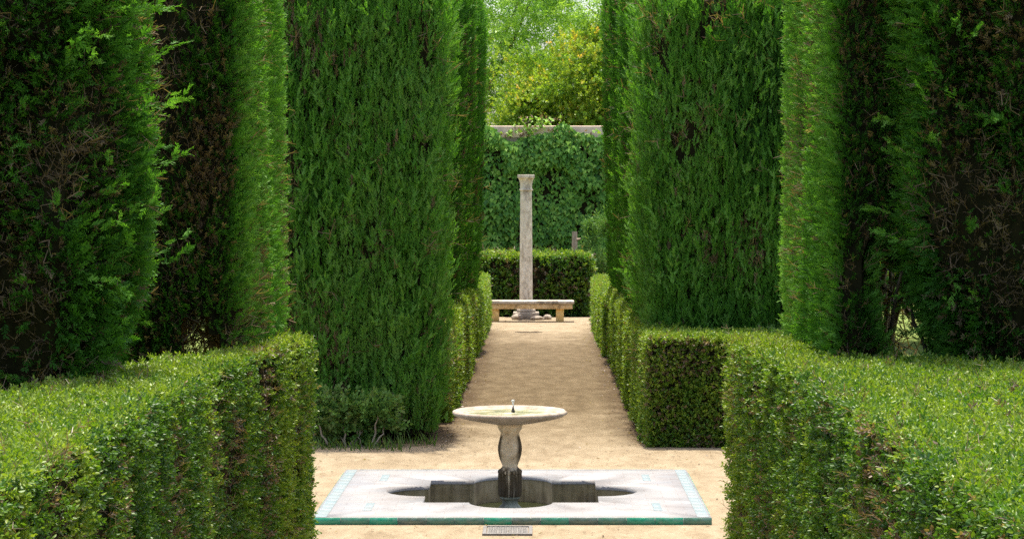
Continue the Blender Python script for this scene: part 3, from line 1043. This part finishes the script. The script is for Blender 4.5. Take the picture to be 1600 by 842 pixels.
def cypress(name, label, spec, group=None, dens=900, size=0.13, near=True, holes=0.35, brown=0.05, tone0=0.42, upness=0.9, out=0.5, trunk_base=None, limbs=0, tone_patch=0.5, twigs=60, trunk_r=0.09, pale=0, plumes=0, front_shade=0.0, cut=None, stems=(), pale_t=0.80, front_brown=0.0, lattice=None, temps=None, axis_jit=0.28):
    temps = temps or (CYPN if near else CYPFAR)
    cx, cy, z0 = spec['cx'], spec['cy'], spec['z0']
    root = empty(name, (cx, cy, 0.0), label, 'tree', group)
    V, Q = column_core(**spec)
    if cut is not None:
        Q = Q[~cut(V[Q].mean(1))]
    sd_ = spec['seed']
    mb = MB()
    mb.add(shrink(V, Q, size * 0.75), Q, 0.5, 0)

    def hole(C):
        h = fbm(C * np.array([1.6, 1.6, 1.1]) + sd_ * 7.7, sd_ + 20, 3)
        return sstep(0.32, 0.46, h + (0.5 - holes) * 0.3)

    def df(C, N):
        return dens * cam_weight(C, N) * (0.12 + 0.88 * hole(C))

    P, N = surf_sample(V, Q, df)
    depth = RNG.random(len(P)) ** 1.5
    P = P - N * (depth * size * 1.0)[:, None]
    ax = np.array([0, 0, 1.0]) * upness + N * (out + 0.35 * RNG.random(len(P)))[:, None] + RNG.normal(0, axis_jit, (len(P), 3))
    pat = fbm(P * np.array([1.4, 1.4, 0.7]) + sd_ * 2.3, sd_ + 30, 3)
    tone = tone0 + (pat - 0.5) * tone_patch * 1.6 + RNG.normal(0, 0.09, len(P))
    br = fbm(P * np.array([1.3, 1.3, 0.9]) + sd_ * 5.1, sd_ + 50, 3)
    tone = tone - front_shade * sstep(.5, .9, -N[:, 1])      # shade painted as darker leaves on the camera-facing front; sides keep a sun-lightened tone
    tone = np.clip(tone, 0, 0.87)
    isb = RNG.random(len(P)) < brown * (0.25 + 6 * sstep(0.55, 0.72, br))
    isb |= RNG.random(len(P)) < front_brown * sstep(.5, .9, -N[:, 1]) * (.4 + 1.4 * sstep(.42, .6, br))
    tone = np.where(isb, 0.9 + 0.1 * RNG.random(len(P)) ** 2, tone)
    sz = size * RNG.uniform(0.65, 1.35, len(P))
    put(mb, temps, P, ax, N * .6 + np.array([0, 0, .5]), sz, tone, 1, 0.8)
    if plumes:
        P0, N0 = surf_sample(V, Q, lambda C, N: plumes * cam_weight(C, N) * (0.3 + hole(C)))
        k = 12
        n0 = len(P0)
        A0 = norm(np.array([0, 0, 1.0]) * upness + N0 * out + RNG.normal(0, .25, (n0, 3)))
        L0 = size * RNG.uniform(1.2, 3.8, n0)
        w = np.repeat(np.arange(n0), k)
        tpos = RNG.random(len(w))
        Pp = P0[w] + A0[w] * (L0[w] * tpos)[:, None] + RNG.normal(0, size * .22, (len(w), 3)) * (1.1 - tpos)[:, None] + N0[w] * size * .15
        put(mb, temps, Pp, A0[w] + RNG.normal(0, .35, (len(w), 3)), N0[w] * .5 + np.array([0, 0, .5]), size * RNG.uniform(.55, 1.0, len(w)), np.clip(tone0 + .10 + RNG.normal(0, .14, n0)[w] + RNG.normal(0, .06, len(w)), 0, .87), 1, .7)
    # bare twigs in the thin places
    P, N = surf_sample(V, Q, lambda C, N: twigs * cam_weight(C, N) * (0.25 + 1.6 * (1 - hole(C))))
    put(mb, TWIG, P - N * (size * (0.5 + .5 * RNG.random(len(P))))[:, None], np.array([0, 0, .7]) + N * .6 + RNG.normal(0, .5, (len(P), 3)), N, size * RNG.uniform(1.2, 2.6, len(P)), 0.9 + 0.06 * RNG.random(len(P)), 1, .6)
    if lattice:
        x0_, x1_, y0_, y1_, z0_, z1_, sl, nn_ = lattice
        P = np.stack([RNG.uniform(x0_, x1_, nn_), RNG.uniform(y0_, y1_, nn_), RNG.uniform(z0_, z1_, nn_)], 1)
        P[:, 0] += sl * (P[:, 1] - y0_)
        put(mb, TWIG, P, RNG.normal(0, 1, (nn_, 3)) * np.array([1, .5, .8]), RNG.normal(0, 1, (nn_, 3)), RNG.uniform(.16, .36, nn_), np.full(nn_, .9), 1, .6)
        k_ = RNG.random(nn_) < .5
        put(mb, CYP, P[k_] + RNG.normal(0, .03, (k_.sum(), 3)), RNG.normal(0, 1, (k_.sum(), 3)), RNG.normal(0, 1, (k_.sum(), 3)), RNG.uniform(.04, .08, k_.sum()), np.full(k_.sum(), .3), 1, .6)
    if pale:
        P, N = surf_sample(V, Q, lambda C, N: np.full(len(C), 0.05 * pale) * cam_weight(C, N))
        put(mb, CYPN, P, N * .9 + RNG.normal(0, .5, (len(P), 3)) + np.array([.2, 0, .1]), N, size * RNG.uniform(1.2, 1.9, len(P)), np.full(len(P), pale_t), 1, .5)
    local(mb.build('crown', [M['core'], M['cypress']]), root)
    tb = MB()
    bx, by = trunk_base if trunk_base else (cx, cy)
    top = (cx, cy, z0 + (spec['z1'] - z0) * .75)
    tube(tb, limb((bx, by, -0.05), top, (random.uniform(-.08, .08), 0, 0), 12), np.linspace(trunk_r, 0.02, 12), 10, wob=.12)
    for sx, sy, tx, r_ in stems:
        tube(tb, limb((sx, sy, -0.03), (tx, sy + .1, 3.2), (random.uniform(-.1, .1), 0, 0), 12), np.linspace(r_, r_ * .4, 12), 8, wob=.12)
    for i in range(limbs):
        a = random.uniform(0, 2 * math.pi) if i >= 5 else -math.pi / 2 + (i - 2) * 0.75
        zs_ = random.uniform(0.7, 1.9)
        rr = random.uniform(.6, .95)
        tube(tb, limb((bx, by, zs_), (bx + math.cos(a) * spec['rx'] * rr, by + math.sin(a) * spec['ry'] * rr, zs_ + random.uniform(.3, 1.5)), (0, 0, random.uniform(-.2, .05)), 9), np.linspace(trunk_r * .38, .008, 9), 7, wob=.1)
    local(tb.build('trunk', M['bark'], smooth=True), root)
    return root


def box_core(x0, x1, y0, y1, z0, z1, r=0.12, cell=0.11, seed=0, amp=0.035, warp=None):
    """hedge body: five faces of a rounded box, lumpy"""
    Vs, Qs, n0 = [], [], 0
    L = (x1 - x0, y1 - y0, z1 - z0)
    faces = [((0, 1), 2, 1), ((0, 2), 1, 0), ((0, 2), 1, 1), ((1, 2), 0, 0), ((1, 2), 0, 1)]
    lo = np.array([x0, y0, z0])
    hi_ = np.array([x1, y1, z1])
    for (a, b), c_, side in faces:
        na, nb = max(2, int(L[a] / cell)) + 1, max(2, int(L[b] / cell)) + 1
        A, B = np.meshgrid(np.linspace(lo[a], hi_[a], na), np.linspace(lo[b], hi_[b], nb))
        P = np.zeros((A.size, 3))
        P[:, a], P[:, b], P[:, c_] = A.ravel(), B.ravel(), (hi_[c_] if side else lo[c_])
        ii = np.arange(na * nb).reshape(nb, na)
        Q = np.stack([ii[:-1, :-1], ii[:-1, 1:], ii[1:, 1:], ii[1:, :-1]], -1).reshape(-1, 4)
        # outward orientation
        e1, e2 = np.eye(3)[a], np.eye(3)[b]
        if np.dot(np.cross(e1, e2), np.eye(3)[c_] * (1 if side else -1)) < 0:
            Q = Q[:, ::-1]
        ilo, ihi = lo + r, hi_ - r
        ilo[2] = lo[2]
        inn_ = np.clip(P, ilo, ihi)
        dd = P - inn_
        ln = np.linalg.norm(dd, axis=1, keepdims=True)
        out_ = norm(dd)
        P = np.where(ln > 1e-6, inn_ + out_ * r, P)
        nz = (fbm(P * 1.3 + seed, seed, 2) - .5) * amp * 2.2 + (fbm(P * 4.5 + seed, seed + 3, 2) - .5) * amp * 1.6
        ridge_ = (fbm(P * np.array([5.0, 5.0, 0.9]) + seed * 2, seed + 9, 2) - .5) * amp * 2.4 * (1 - np.abs(out_[:, 2:3])[:, 0])
        P = P + out_ * (nz * (1 - .65 * np.abs(out_[:, 2])) + ridge_)[:, None]
        if warp is not None:
            P = warp(P)
        Vs.append(P)
        Qs.append(Q + n0)
        n0 += len(P)
    return np.concatenate(Vs), np.concatenate(Qs)


def hedge(name, label, core, mat, dens, size, near=True, holes=0.3, brown=0.05, tone0=0.45, seed=0, group=None, top_light=0.1, cat='hedge', upness=.25, twigs=50, temps=None, noback=0.15, hole_side_only=True, patch=.5, sun_end=None):
    V, Q = core
    mb = MB()
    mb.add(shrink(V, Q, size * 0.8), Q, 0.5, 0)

    def hole(C, N):
        h = fbm(C * np.array([2.6, 2.6, 1.5]) + seed * 7.7, seed + 20, 3)
        k = sstep(0.33, 0.45, h + (0.5 - holes) * 0.3)
        if hole_side_only:
            k = np.maximum(k, 0.9 * sstep(.5, .8, N[:, 2]))
        return k

    def df(C, N):
        return dens * cam_weight(C, N, noback) * (0.15 + 0.85 * hole(C, N))

    P, N = surf_sample(V, Q, df)
    P = P - N * (RNG.random(len(P)) ** 1.3 * size * 1.0)[:, None]
    flat = sstep(.5, .85, N[:, 2])[:, None]
    ax = N * (0.8 - 0.55 * flat) + np.array([0, 0, upness]) * (1 - flat) + RNG.normal(0, 0.55, (len(P), 3)) * (1 + .5 * flat)
    pat = fbm(P * np.array([2.0, 2.0, 1.2]) + seed * 2.3, seed + 30, 3)
    tone = tone0 + (pat - 0.5) * patch * 1.6 + RNG.normal(0, 0.17, len(P)) + top_light * sstep(.6, .9, N[:, 2])  # top leaves coloured lighter, painting the sun that falls on them
    if sun_end is not None:
        tone = tone + .25 * sstep(sun_end - .8, sun_end + .3, P[:, 1])      # sunlight painted in as yellower leaves at the hedge's end
    tone = np.clip(tone, 0, 0.87)
    br = fbm(P * np.array([2.2, 2.2, 1.6]) + seed * 5.1, seed + 50, 3)
    isb = RNG.random(len(P)) < brown * (0.3 + 5 * sstep(0.52, 0.68, br)) * np.where(N[:, 2] > .7, .12, 1)
    tone = np.where(isb, 0.9 + 0.1 * RNG.random(len(P)) ** 2, tone)
    sz = size * RNG.uniform(0.7, 1.35, len(P))
    put(mb, temps or (BOXN if near else BOXF), P, ax, N, sz, tone, 1, 1.0)
    P, N = surf_sample(V, Q, lambda C, N: twigs * cam_weight(C, N, noback) * (0.2 + 1.6 * (1 - hole(C, N))))
    put(mb, TWIG, P - N * (size * (0.6 + .5 * RNG.random(len(P))))[:, None], np.array([0, 0, .8]) + N * .4 + RNG.normal(0, .45, (len(P), 3)), N, size * RNG.uniform(1.4, 2.8, len(P)), 0.9 + 0.07 * RNG.random(len(P)), 1, .6)
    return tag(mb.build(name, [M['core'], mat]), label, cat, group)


# ------------------------------------------------------------------ near clipped hedges
HT = 1.605


def warp_left(P):
    P = P.copy()
    y = P[:, 1]
    inner_x = -1.955 + 0.285 * sstep(13.6, 16.9, y) ** 1.3
    outer_x = np.interp(y, [4, 12.2, 13.1, 14.7, 15.1, 17.1], [-2.95, -2.88, -2.72, -2.44, -2.16, -2.12])
    t = (P[:, 0] + 3.0) / 1.0
    P[:, 0] = outer_x + (inner_x - outer_x) * t
    return P


hedge('clipped_hedge', 'near clipped hedge on the left of the walk, brown twigs showing in its sunny end', box_core(-3, -2, 5.0, 17.0, 0.0, HT, 0.04, seed=1, amp=.036, warp=warp_left), M['box'], 1900, 0.052, True, .70, .08, .38, 1, 'clipped hedges framing the pool', twigs=90, top_light=.36, sun_end=16.0)


def warp_right(P):
    P = P.copy()
    y = P[:, 1]
    inner_x = 1.56 - 0.165 * sstep(13.4, 16.9, y) ** 1.2
    outer_x = np.interp(y, [4, 13.9, 14.5, 15.3, 17.1], [4.3, 4.1, 3.0, 2.0, 1.92])
    t = (P[:, 0] - 1.5) / 2.7
    P[:, 0] = inner_x + (outer_x - inner_x) * t
    return P


hedge('clipped_hedge', 'broad near clipped hedge on the right with a wide flat leafy top', box_core(1.5, 4.2, 4.8, 17.0, 0.0, HT - 0.01, 0.04, seed=2, amp=.036, warp=warp_right), M['box'], 1750, 0.055, True, .68, .06, .37, 2, 'clipped hedges framing the pool', twigs=90, top_light=0.28, sun_end=16.0)

# hedge across the plaza's far right side and the hedges along the walk
hedge('clipped_hedge', 'square shaded hedge with brown twigs at the far right corner of the plaza', box_core(1.13, 3.3, 24.0, 24.9, 0.0, 1.165, 0.05, seed=3, amp=.025), M['box'], 2600, 0.056, False, .27, .06, .62, 3, 'clipped hedges framing the pool')
hedge('path_hedge', 'bright green clipped hedge along the right of the walk, nearer piece', box_core(1.12, 1.6, 24.95, 36.4, 0.0, 1.2, 0.1, seed=4, amp=.035), M['path_hedge'], 1200, 0.062, False, .25, .02, .82, 4, 'low hedges along the walk', temps=BOXF)
hedge('path_hedge', 'bright yellow-green hedge end nearest the bench on the right of the walk', box_core(1.07, 1.75, 37.0, 46.6, 0.0, 0.99, 0.1, seed=5, amp=.03), M['path_hedge'], 1100, 0.066, False, .2, .02, .78, 5, 'low hedges along the walk', temps=BOXF)
hedge('path_hedge', 'bright green clipped hedge along the left of the walk, beside the big cypress', box_core(-1.55, -1.05, 26.5, 36.2, 0.0, 1.15, 0.1, seed=6, amp=.035), M['path_hedge'], 1200, 0.062, False, .25, .02, .82, 6, 'low hedges along the walk', temps=BOXF)
hedge('path_hedge', 'bright yellow-green hedge end hiding the left end of the bench', box_core(-1.7, -1.03, 36.9, 46.6, 0.0, 1.03, 0.1, seed=7, amp=.03), M['path_hedge'], 1100, 0.066, False, .2, .02, .78, 7, 'low hedges along the walk', temps=BOXF)
hedge('back_hedge', 'dark clipped hedge behind the bench and column with a sunlit top', box_core(-1.75, 1.08, 49.3, 50.3, 0.0, 1.33, 0.08, seed=8, amp=.03), M['box'], 420, 0.12, False, .34, .05, .42, 8, top_light=.3, temps=BOXF)

# ------------------------------------------------------------------ cypresses
NC = 'tall clipped cypresses along the walk'
cypress('cypress', 'huge flat sided clipped cypress reaching the ground on the left beyond the pool', dict(cx=-1.98, cy=25.5, batter=-.014, rx=0.885, ry=0.86, z0=0.05, z1=5.7, ne=9, seed=11, ridge=.02, lump=.03, low=.95, low_h=.4), NC, 1500, 0.145, True, .54, .06, .74, front_shade=.12, tone_patch=.95, temps=CYPV, axis_jit=.17, twigs=30, trunk_r=.12, upness=1.7, out=.25, plumes=30)
cypress('cypress', 'huge flat sided clipped cypress on the right rising behind the low shaded hedge', dict(cx=2.09, cy=26.9, batter=.0, rx=0.89, ry=1.75, z0=0.75, z1=5.7, ne=9, seed=12, ridge=.02, lump=.03, low=.92, low_h=.5), NC, 1500, 0.145, True, .54, .06, .70, front_shade=.16, tone_patch=.95, temps=CYPV, axis_jit=.17, twigs=30, trunk_r=.12, upness=1.7, out=.25, limbs=4, pale=6, plumes=26)
# the near pairs on the clipped hedges
cypress('cypress', 'cypress behind the left hedge with one bright sunlit side and a brown bare front', dict(cx=-2.43, cy=16.6, rx=0.44, ry=1.18, z0=1.36, z1=4.9, ne=9, seed=13, ridge=.012, lump=.02, low=.92, low_h=.35, top_h=.6), NC, 2300, 0.09, True, .56, .05, .74, trunk_base=(-2.25, 17.1), limbs=3, twigs=170, upness=.6, out=.8, front_shade=.42, front_brown=.45, lattice=(-2.42, -2.08, 15.45, 17.6, 1.55, 1.95, -.147, 230), cut=lambda C: (np.abs(C[:, 0] + .147 * C[:, 1]) < .125) & (C[:, 2] > 1.3) & (C[:, 2] < 1.86 - .9 * np.abs(C[:, 0] + .150 * C[:, 1])))
cypress('cypress', 'dark shaggy cypress with loose sprays at the far left edge over the hedge', dict(cx=-3.08, cy=13.4, rx=0.74, ry=0.72, z0=1.15, z1=4.8, ne=2.6, seed=14, ridge=.06, lump=.07, low=.5, low_h=1.2, top_h=.7), NC, 2200, 0.098, True, .54, .07, .58, front_shade=.22, pale_t=.97, pale=4, front_brown=.17, trunk_base=(-2.95, 13.7), limbs=7, twigs=170, upness=.25, out=.9, plumes=13)


def warp_r2(V):
    V = V.copy()
    xm = 2.17 + .25 * sstep(2.25, 2.6, V[:, 2]) + .1 * (1 - sstep(1.6, 1.85, V[:, 2]))
    t = (V[:, 0] - 1.90) / .5
    V[:, 0] = np.where(t > 0, 1.90 + t * (xm - 1.90), V[:, 0])
    return V


cypress('cypress', 'cypress behind the right hedge with a bright smooth sunlit side and a dark front', dict(cx=2.15, cy=16.3, rx=0.25, ry=1.40, z0=1.3, z1=4.9, ne=10, seed=15, ridge=.008, lump=.015, low=.93, low_h=.5, top_h=.6, warp=warp_r2), NC, 2500, 0.082, True, .52, .03, .78, trunk_base=(2.33, 16.0), limbs=5, twigs=120, upness=.6, out=.8, front_shade=.5, front_brown=.22, lattice=(2.17, 2.55, 15.0, 16.6, 1.6, 2.35, .15, 110), stems=((2.42, 16.0, 2.32, .03), (2.40, 15.7, 2.5, .022), (2.5, 16.3, 2.35, .02), (2.36, 16.5, 2.48, .018), (2.56, 15.9, 2.45, .016)))
cypress('cypress', 'dark broad shaggy cypress with bare lower limbs at the far right edge', dict(cx=3.10, cy=15.0, rx=0.86, ry=0.72, z0=1.25, z1=4.9, ne=2.8, seed=16, ridge=.06, lump=.07, low=.52, low_h=1.6, top_h=.7), NC, 2200, 0.098, True, .54, .06, .58, front_shade=.22, pale_t=.93, pale=6, front_brown=.15, trunk_r=.06, trunk_base=(2.75, 15.4), limbs=11, twigs=170, upness=.35, out=.85, plumes=9)
# the far rows
far_l = [(-1.76, 28.6, .60, 1.3, 'slim cypress on the left just beyond the huge flat sided one'), (-1.74, 32.4, .60, 1.0, 'second slim cypress beyond the huge left one, standing over the low hedge'),
         (-1.70, 35.6, .60, 1.0, 'third slim ridged cypress in the left row along the walk'), (-1.64, 39.0, .60, 1.1, 'slim ridged cypress ending the left row beside the ivy')]
for i, (x, y, rx, ry, lab) in enumerate(far_l):
    cypress('cypress', lab, dict(cx=x, cy=y, rx=rx, ry=ry, z0=0.75, batter=-.03, z1=6.6, ne=3, seed=21 + i, ridge=.05, lump=.02, low=.9, low_h=.6, step=.16), NC, 900, 0.13, False, .35, .03, .62 - .06 * (i % 2), twigs=15, upness=1.2, out=.4)
far_r = [(1.80, 30.6, .66, 1.1, 'slim cypress on the right just beyond the huge flat sided one'), (1.76, 33.4, .62, 1.0, 'middle slim cypress of the right row, over the low hedge'), (1.72, 36.6, .60, 1.2, 'slim ridged cypress ending the right row beside the ivy')]
for i, (x, y, rx, ry, lab) in enumerate(far_r):
    cypress('cypress', lab, dict(cx=x, cy=y, rx=rx, ry=ry, z0=0.8, batter=-.02, z1=6.6, ne=3, seed=31 + i, ridge=.05, lump=.03, low=.8, low_h=.6, step=.16), NC, 900, 0.13, False, .36, .03, .60, twigs=15, upness=1.2, out=.4)

# ------------------------------------------------------------------ ivy, stump, shrubs
mb = MB()
c_ = .18
gx_, gz_ = np.meshgrid(np.arange(-9, 9, c_), np.arange(0, 4.2, c_))
gx_, gz_ = gx_.ravel(), gz_.ravel()
ok_ = gz_ + c_ < 3.72 + (fbm(np.stack([gx_ * 1.5, gx_ * 0, gx_ * 0], 1), 62, 3) - .5) * 1.3
gx_, gz_ = gx_[ok_], gz_[ok_]
V_ = np.stack([np.stack([gx_ + a * c_, 56.13 + 0 * gx_, gz_ + b * c_], -1) for a, b in ((0, 0), (1, 0), (1, 1), (0, 1))], 1)
mb.add(V_.reshape(-1, 3), np.arange(len(gx_) * 4).reshape(-1, 4), .5, 0)      # dark sheet behind the leaves, painting the shade in their gaps
xs = RNG.uniform(-9, 9, 66000)
zz = RNG.uniform(0.05, 4.5, 66000)
lump_ = fbm(np.stack([xs * 1.7, zz * 1.7, xs * 0], 1), 61, 3)
edge = 4.08 + (fbm(np.stack([xs * 1.5, xs * 0, xs * 0], 1), 62, 3) - .5) * .9
keep = (zz < edge) & (RNG.random(66000) < 0.32 + 1.2 * sstep(.34, .6, lump_))
xs, zz, lump_ = xs[keep], zz[keep], lump_[keep]
yy_ = 56.12 - RNG.random(len(xs)) ** .7 * (0.08 + 0.24 * sstep(.35, .7, lump_))
P = np.stack([xs, yy_, zz], 1)
ax = np.stack([RNG.normal(0, .35, len(xs)), RNG.normal(-.35, .25, len(xs)), -np.ones(len(xs))], 1)
tone = np.clip(.44 + (fbm(P * 1.2, 66, 2) - .5) * .4 + RNG.normal(0, .22, len(P)), 0, .87)
put(mb, IVY, P, ax, np.tile(np.array([0, -1.0, .75]), (len(P), 1)), RNG.uniform(.06, .125, len(P)), tone, 1, .55)
# young reddish shoots on the coping
xs = np.concatenate([RNG.normal(-.05, .45, 260), RNG.uniform(-2.2, 2.4, 60)])
P = np.stack([xs, 56.1 - RNG.random(len(xs)) * .12, 4.0 + RNG.random(len(xs)) * np.where(np.abs(xs + .05) < .6, .5, .18)], 1)
put(mb, IVY, P, np.stack([RNG.normal(0, .5, len(xs)), -np.ones(len(xs)) * .5, RNG.normal(0, .6, len(xs))], 1), np.tile(np.array([0, -1.0, .6]), (len(P), 1)), RNG.uniform(.05, .1, len(P)), np.where(RNG.random(len(P)) < .3, .93, .8), 1, .5)
for _ in range(60):
    x0_ = random.uniform(-8, 8)
    tube(mb, limb((x0_, 56.16, 0), (x0_ + random.uniform(-.8, .8), 56.13, random.uniform(2.4, 4)), (random.uniform(-.3, .3), 0, 0), 8), np.linspace(.018, .005, 8), 5, .9, 2)
tag(mb.build('ivy', [M['core'], M['ivy'], M['bark']]), 'dense dark green ivy curtain covering the garden wall behind the column', 'ivy')

g = MB()
tube(g, [(0.83, 54.2, 0), (0.84, 54.2, .6), (0.82, 54.2, 1.1), (0.835, 54.21, 1.45), (0.83, 54.2, 1.74)], [.085, .075, .072, .068, .06], 10, wob=.12)
tube(g, [(0.83, 54.2, 1.5), (0.9, 54.15, 1.56), (0.97, 54.1, 1.57)], [.03, .025, .018], 6)
tag(g.build('tree_stump', M['stem'], smooth=True), 'thin pale cut trunk poking up between the hedge and the ivy', 'stump')


def shrub(name, label, c, r, n_, size, mat, temps, tone0, seed, stems, cat='shrub', droop=0.0, stemmat='stem', group=None):
    root = empty(name, (c[0], c[1], 0), label, cat, group)
    mb = MB()
    k = max(6, n_ // 26)
    d = norm(RNG.normal(size=(k, 3)))
    cen = np.array(c) + d * np.array(r) * (RNG.random(k) ** .45)[:, None]
    wi = RNG.integers(0, k, n_)
    P = cen[wi] + RNG.normal(0, 1, (n_, 3)) * np.array(r) * .13
    P[:, 2] = np.maximum(P[:, 2], 0.04)
    N = norm((P - np.array(c)) / np.array(r))
    ax = N * .7 + np.array([0, 0, .5 - droop]) + RNG.normal(0, .5, (n_, 3))
    ct_ = RNG.normal(0, .12, k)
    tone = np.clip(tone0 + ct_[wi] + RNG.normal(0, .1, n_), 0, .87)
    put(mb, temps, P, ax, N, size * RNG.uniform(.7, 1.3, n_), tone, 0, .9)
    local(mb.build('foliage', [M[mat]] if isinstance(mat, str) else [mat]), root)
    for i in range(stems):
        tb = MB()
        q = cen[RNG.integers(0, k)]
        b0 = np.array([c[0] + (q[0] - c[0]) * .45 + random.uniform(-.1, .1), c[1] + (q[1] - c[1]) * .3 - .1, 0.0])
        tube(tb, limb(b0, q, ((q[0] - b0[0]) * .2, -.05, -.02), 7), np.linspace(.014, .004, 7), 6)
        local(tb.build('stem', M[stemmat], smooth=True), root)
    return root


shrub('wild_shrub', 'loose low shrub with bare arching stems at the foot of the huge left cypress', (-1.98, 24.2, .34), (.46, .26, .27), 800, .11, 'olive', BOXF, .78, 71, 9)
shrub('wall_shrub', 'loose light green shrub right of the dark hedge, in front of the ivy', (1.42, 52.6, 1.15), (.40, .4, .95), 480, .2, 'olive', LONG, .6, 72, 5)
shrub('wild_shrub', 'pale leaved shrub standing between the huge right cypress and its bright neighbour', (2.85, 24.75 + .5, 1.3), (.28, .25, .35), 260, .14, 'olive', BOXF, .45, 73, 5)


# ------------------------------------------------------------------ trees beyond the wall
def tree(name, label, base, crown, r, n_, size, mat, temps, tone0, seed, droop, clumps, group='trees beyond the garden wall'):
    root = empty(name, base, label, 'tree', group)
    rng = np.random.default_rng(seed)
    cr, rr = np.array(crown), np.array(r)
    d = norm(rng.normal(size=(clumps, 3)))
    cen = cr + d * rr * (rng.random(clumps) ** .4)[:, None]
    wi = rng.integers(0, clumps, n_)
    spread = rr.mean() * rng.uniform(.10, .2, clumps)
    P = cen[wi] + rng.normal(0, 1, (n_, 3)) * spread[wi][:, None] * np.array([1, 1, .7])
    N = norm((P - cr) / rr)
    ax = N * .6 + np.array([0, 0, .3 - droop]) + RNG.normal(0, .5, (n_, 3))
    ct_ = rng.normal(0, .10, clumps)
    tone = tone0 + ct_[wi] + rng.normal(0, .13, n_)
    tone = np.clip(tone, 0, .99 if mat == 'yellow_tree' else .88)
    mb = MB()
    put(mb, temps, P, ax, np.tile([0, 0, 1.0], (n_, 1)) + N * .3, size * rng.uniform(.7, 1.3, n_), tone, 0, .6)
    local(mb.build('crown', [M[mat]]), root)
    tb = MB()
    fork = np.array([base[0], base[1], cr[2] - rr[2] * .8])
    tube(tb, limb(base, fork, (random.uniform(-.2, .2), 0, 0), 9), np.linspace(.2, .13, 9), 9, wob=.1)
    for i in range(9):
        q = cen[rng.integers(0, clumps)]
        tube(tb, limb(fork - np.array([0, 0, .1]), q, (0, 0, random.uniform(-.4, .2)), 9), np.linspace(.09, .012, 9), 7)
    local(tb.build('trunk', M['bark'], smooth=True), root)
    return root


tree('broadleaf_tree', 'yellow-green rounded tree with orange tipped leaves just beyond the wall', (1.1, 63, 0), (1.35, 63, 5.1), (2.5, 2.0, 2.1), 17000, .18, 'yellow_tree', BOXF, .45, 81, .0, 150)
tree('broadleaf_tree', 'taller bright green tree with long drooping leaves, left behind the yellow-green one', (-2.2, 70, 0), (-1.3, 70, 7.6), (3.0, 2.0, 3.4), 4800, .32, 'green_tree', LONG, .55, 82, .6, 120)
tree('broadleaf_tree', 'bright green tree showing pale sky through its crown above the yellow-green one', (2.6, 76, 0), (2.2, 76, 10.6), (4.4, 2.5, 3.2), 2400, .36, 'green_tree', LONG, .6, 83, .5, 110)
# garden trees seen only through the gaps under the cypresses
tree('garden_tree', 'sunlit lawn tree glimpsed through the gap under the left cypress', (-9.0, 48, 0), (-8.6, 48, 3.0), (2.6, 2.2, 1.8), 2600, .4, 'green_tree', BOXF, .5, 84, .1, 60, 'trees on the side lawns')
tree('garden_tree', 'sunlit lawn tree glimpsed through the gap between the right cypresses', (8.4, 40, 0), (7.6, 40, 2.8), (2.2, 2.2, 1.7), 2600, .4, 'green_tree', BOXF, .55, 85, .1, 60, 'trees on the side lawns')

# ------------------------------------------------------------------ small stuff on the ground
mb = MB()
n_ = 2200
side = RNG.random(n_)
P = np.zeros((n_, 3))
P[:, 1] = np.where(side < .35, RNG.uniform(17.2, 24.4, n_), RNG.uniform(24, 48, n_))
P[:, 0] = np.where(side < .35, RNG.uniform(-2.6, 2.4, n_), np.where(RNG.random(n_) < .5, -1.03 + RNG.exponential(.12, n_), 1.06 - RNG.exponential(.12, n_)))
P[:, 2] = 0.022
bad = (P[:, 0] > PX0 - .03) & (P[:, 0] < PX1 + .03) & (P[:, 1] > PY0 - .05) & (P[:, 1] < PY1 + .05)
P = P[~bad]
LEAF = [(np.array([(0, 0, 0), (.25, .5, .08), (0, 1, .1), (-.25, .5, .02)]), np.array([(0, 1, 2, 3)]))]
put(mb, LEAF, P, np.concatenate([RNG.normal(0, 1, (len(P), 2)), RNG.normal(0, .1, (len(P), 1))], 1), np.tile([0, 0, 1.0], (len(P), 1)), RNG.uniform(.015, .045, len(P)), 0.9 + .1 * RNG.random(len(P)), 0, .3)
tag(mb.build('leaf_litter', [M['box']]), kind='stuff')

mb = MB()
n_ = 200
P = np.stack([RNG.uniform(-2.7, -1.1, n_), 24.5 - RNG.exponential(.12, n_) - .05, np.full(n_, .01)], 1)
P2 = np.stack([RNG.uniform(-2.5, -1.4, 160), RNG.normal(23.85, .12, 160), np.full(160, .01)], 1)
P = np.concatenate([P, P2])
BL = [(np.array([(-.05, 0, 0), (.05, 0, 0), (.03, .6, .05), (0, 1, .2)]), np.array([(0, 1, 2, 3)]))]
put(mb, BL, P, np.concatenate([RNG.normal(0, .4, (len(P), 2)), np.ones((len(P), 1))], 1), np.tile([0, -1.0, 0], (len(P), 1)), RNG.uniform(.05, .16, len(P)), np.clip(RNG.normal(.5, .2, len(P)), 0, .87), 0, .8)
tag(mb.build('grass', [M['grass']]), kind='stuff')
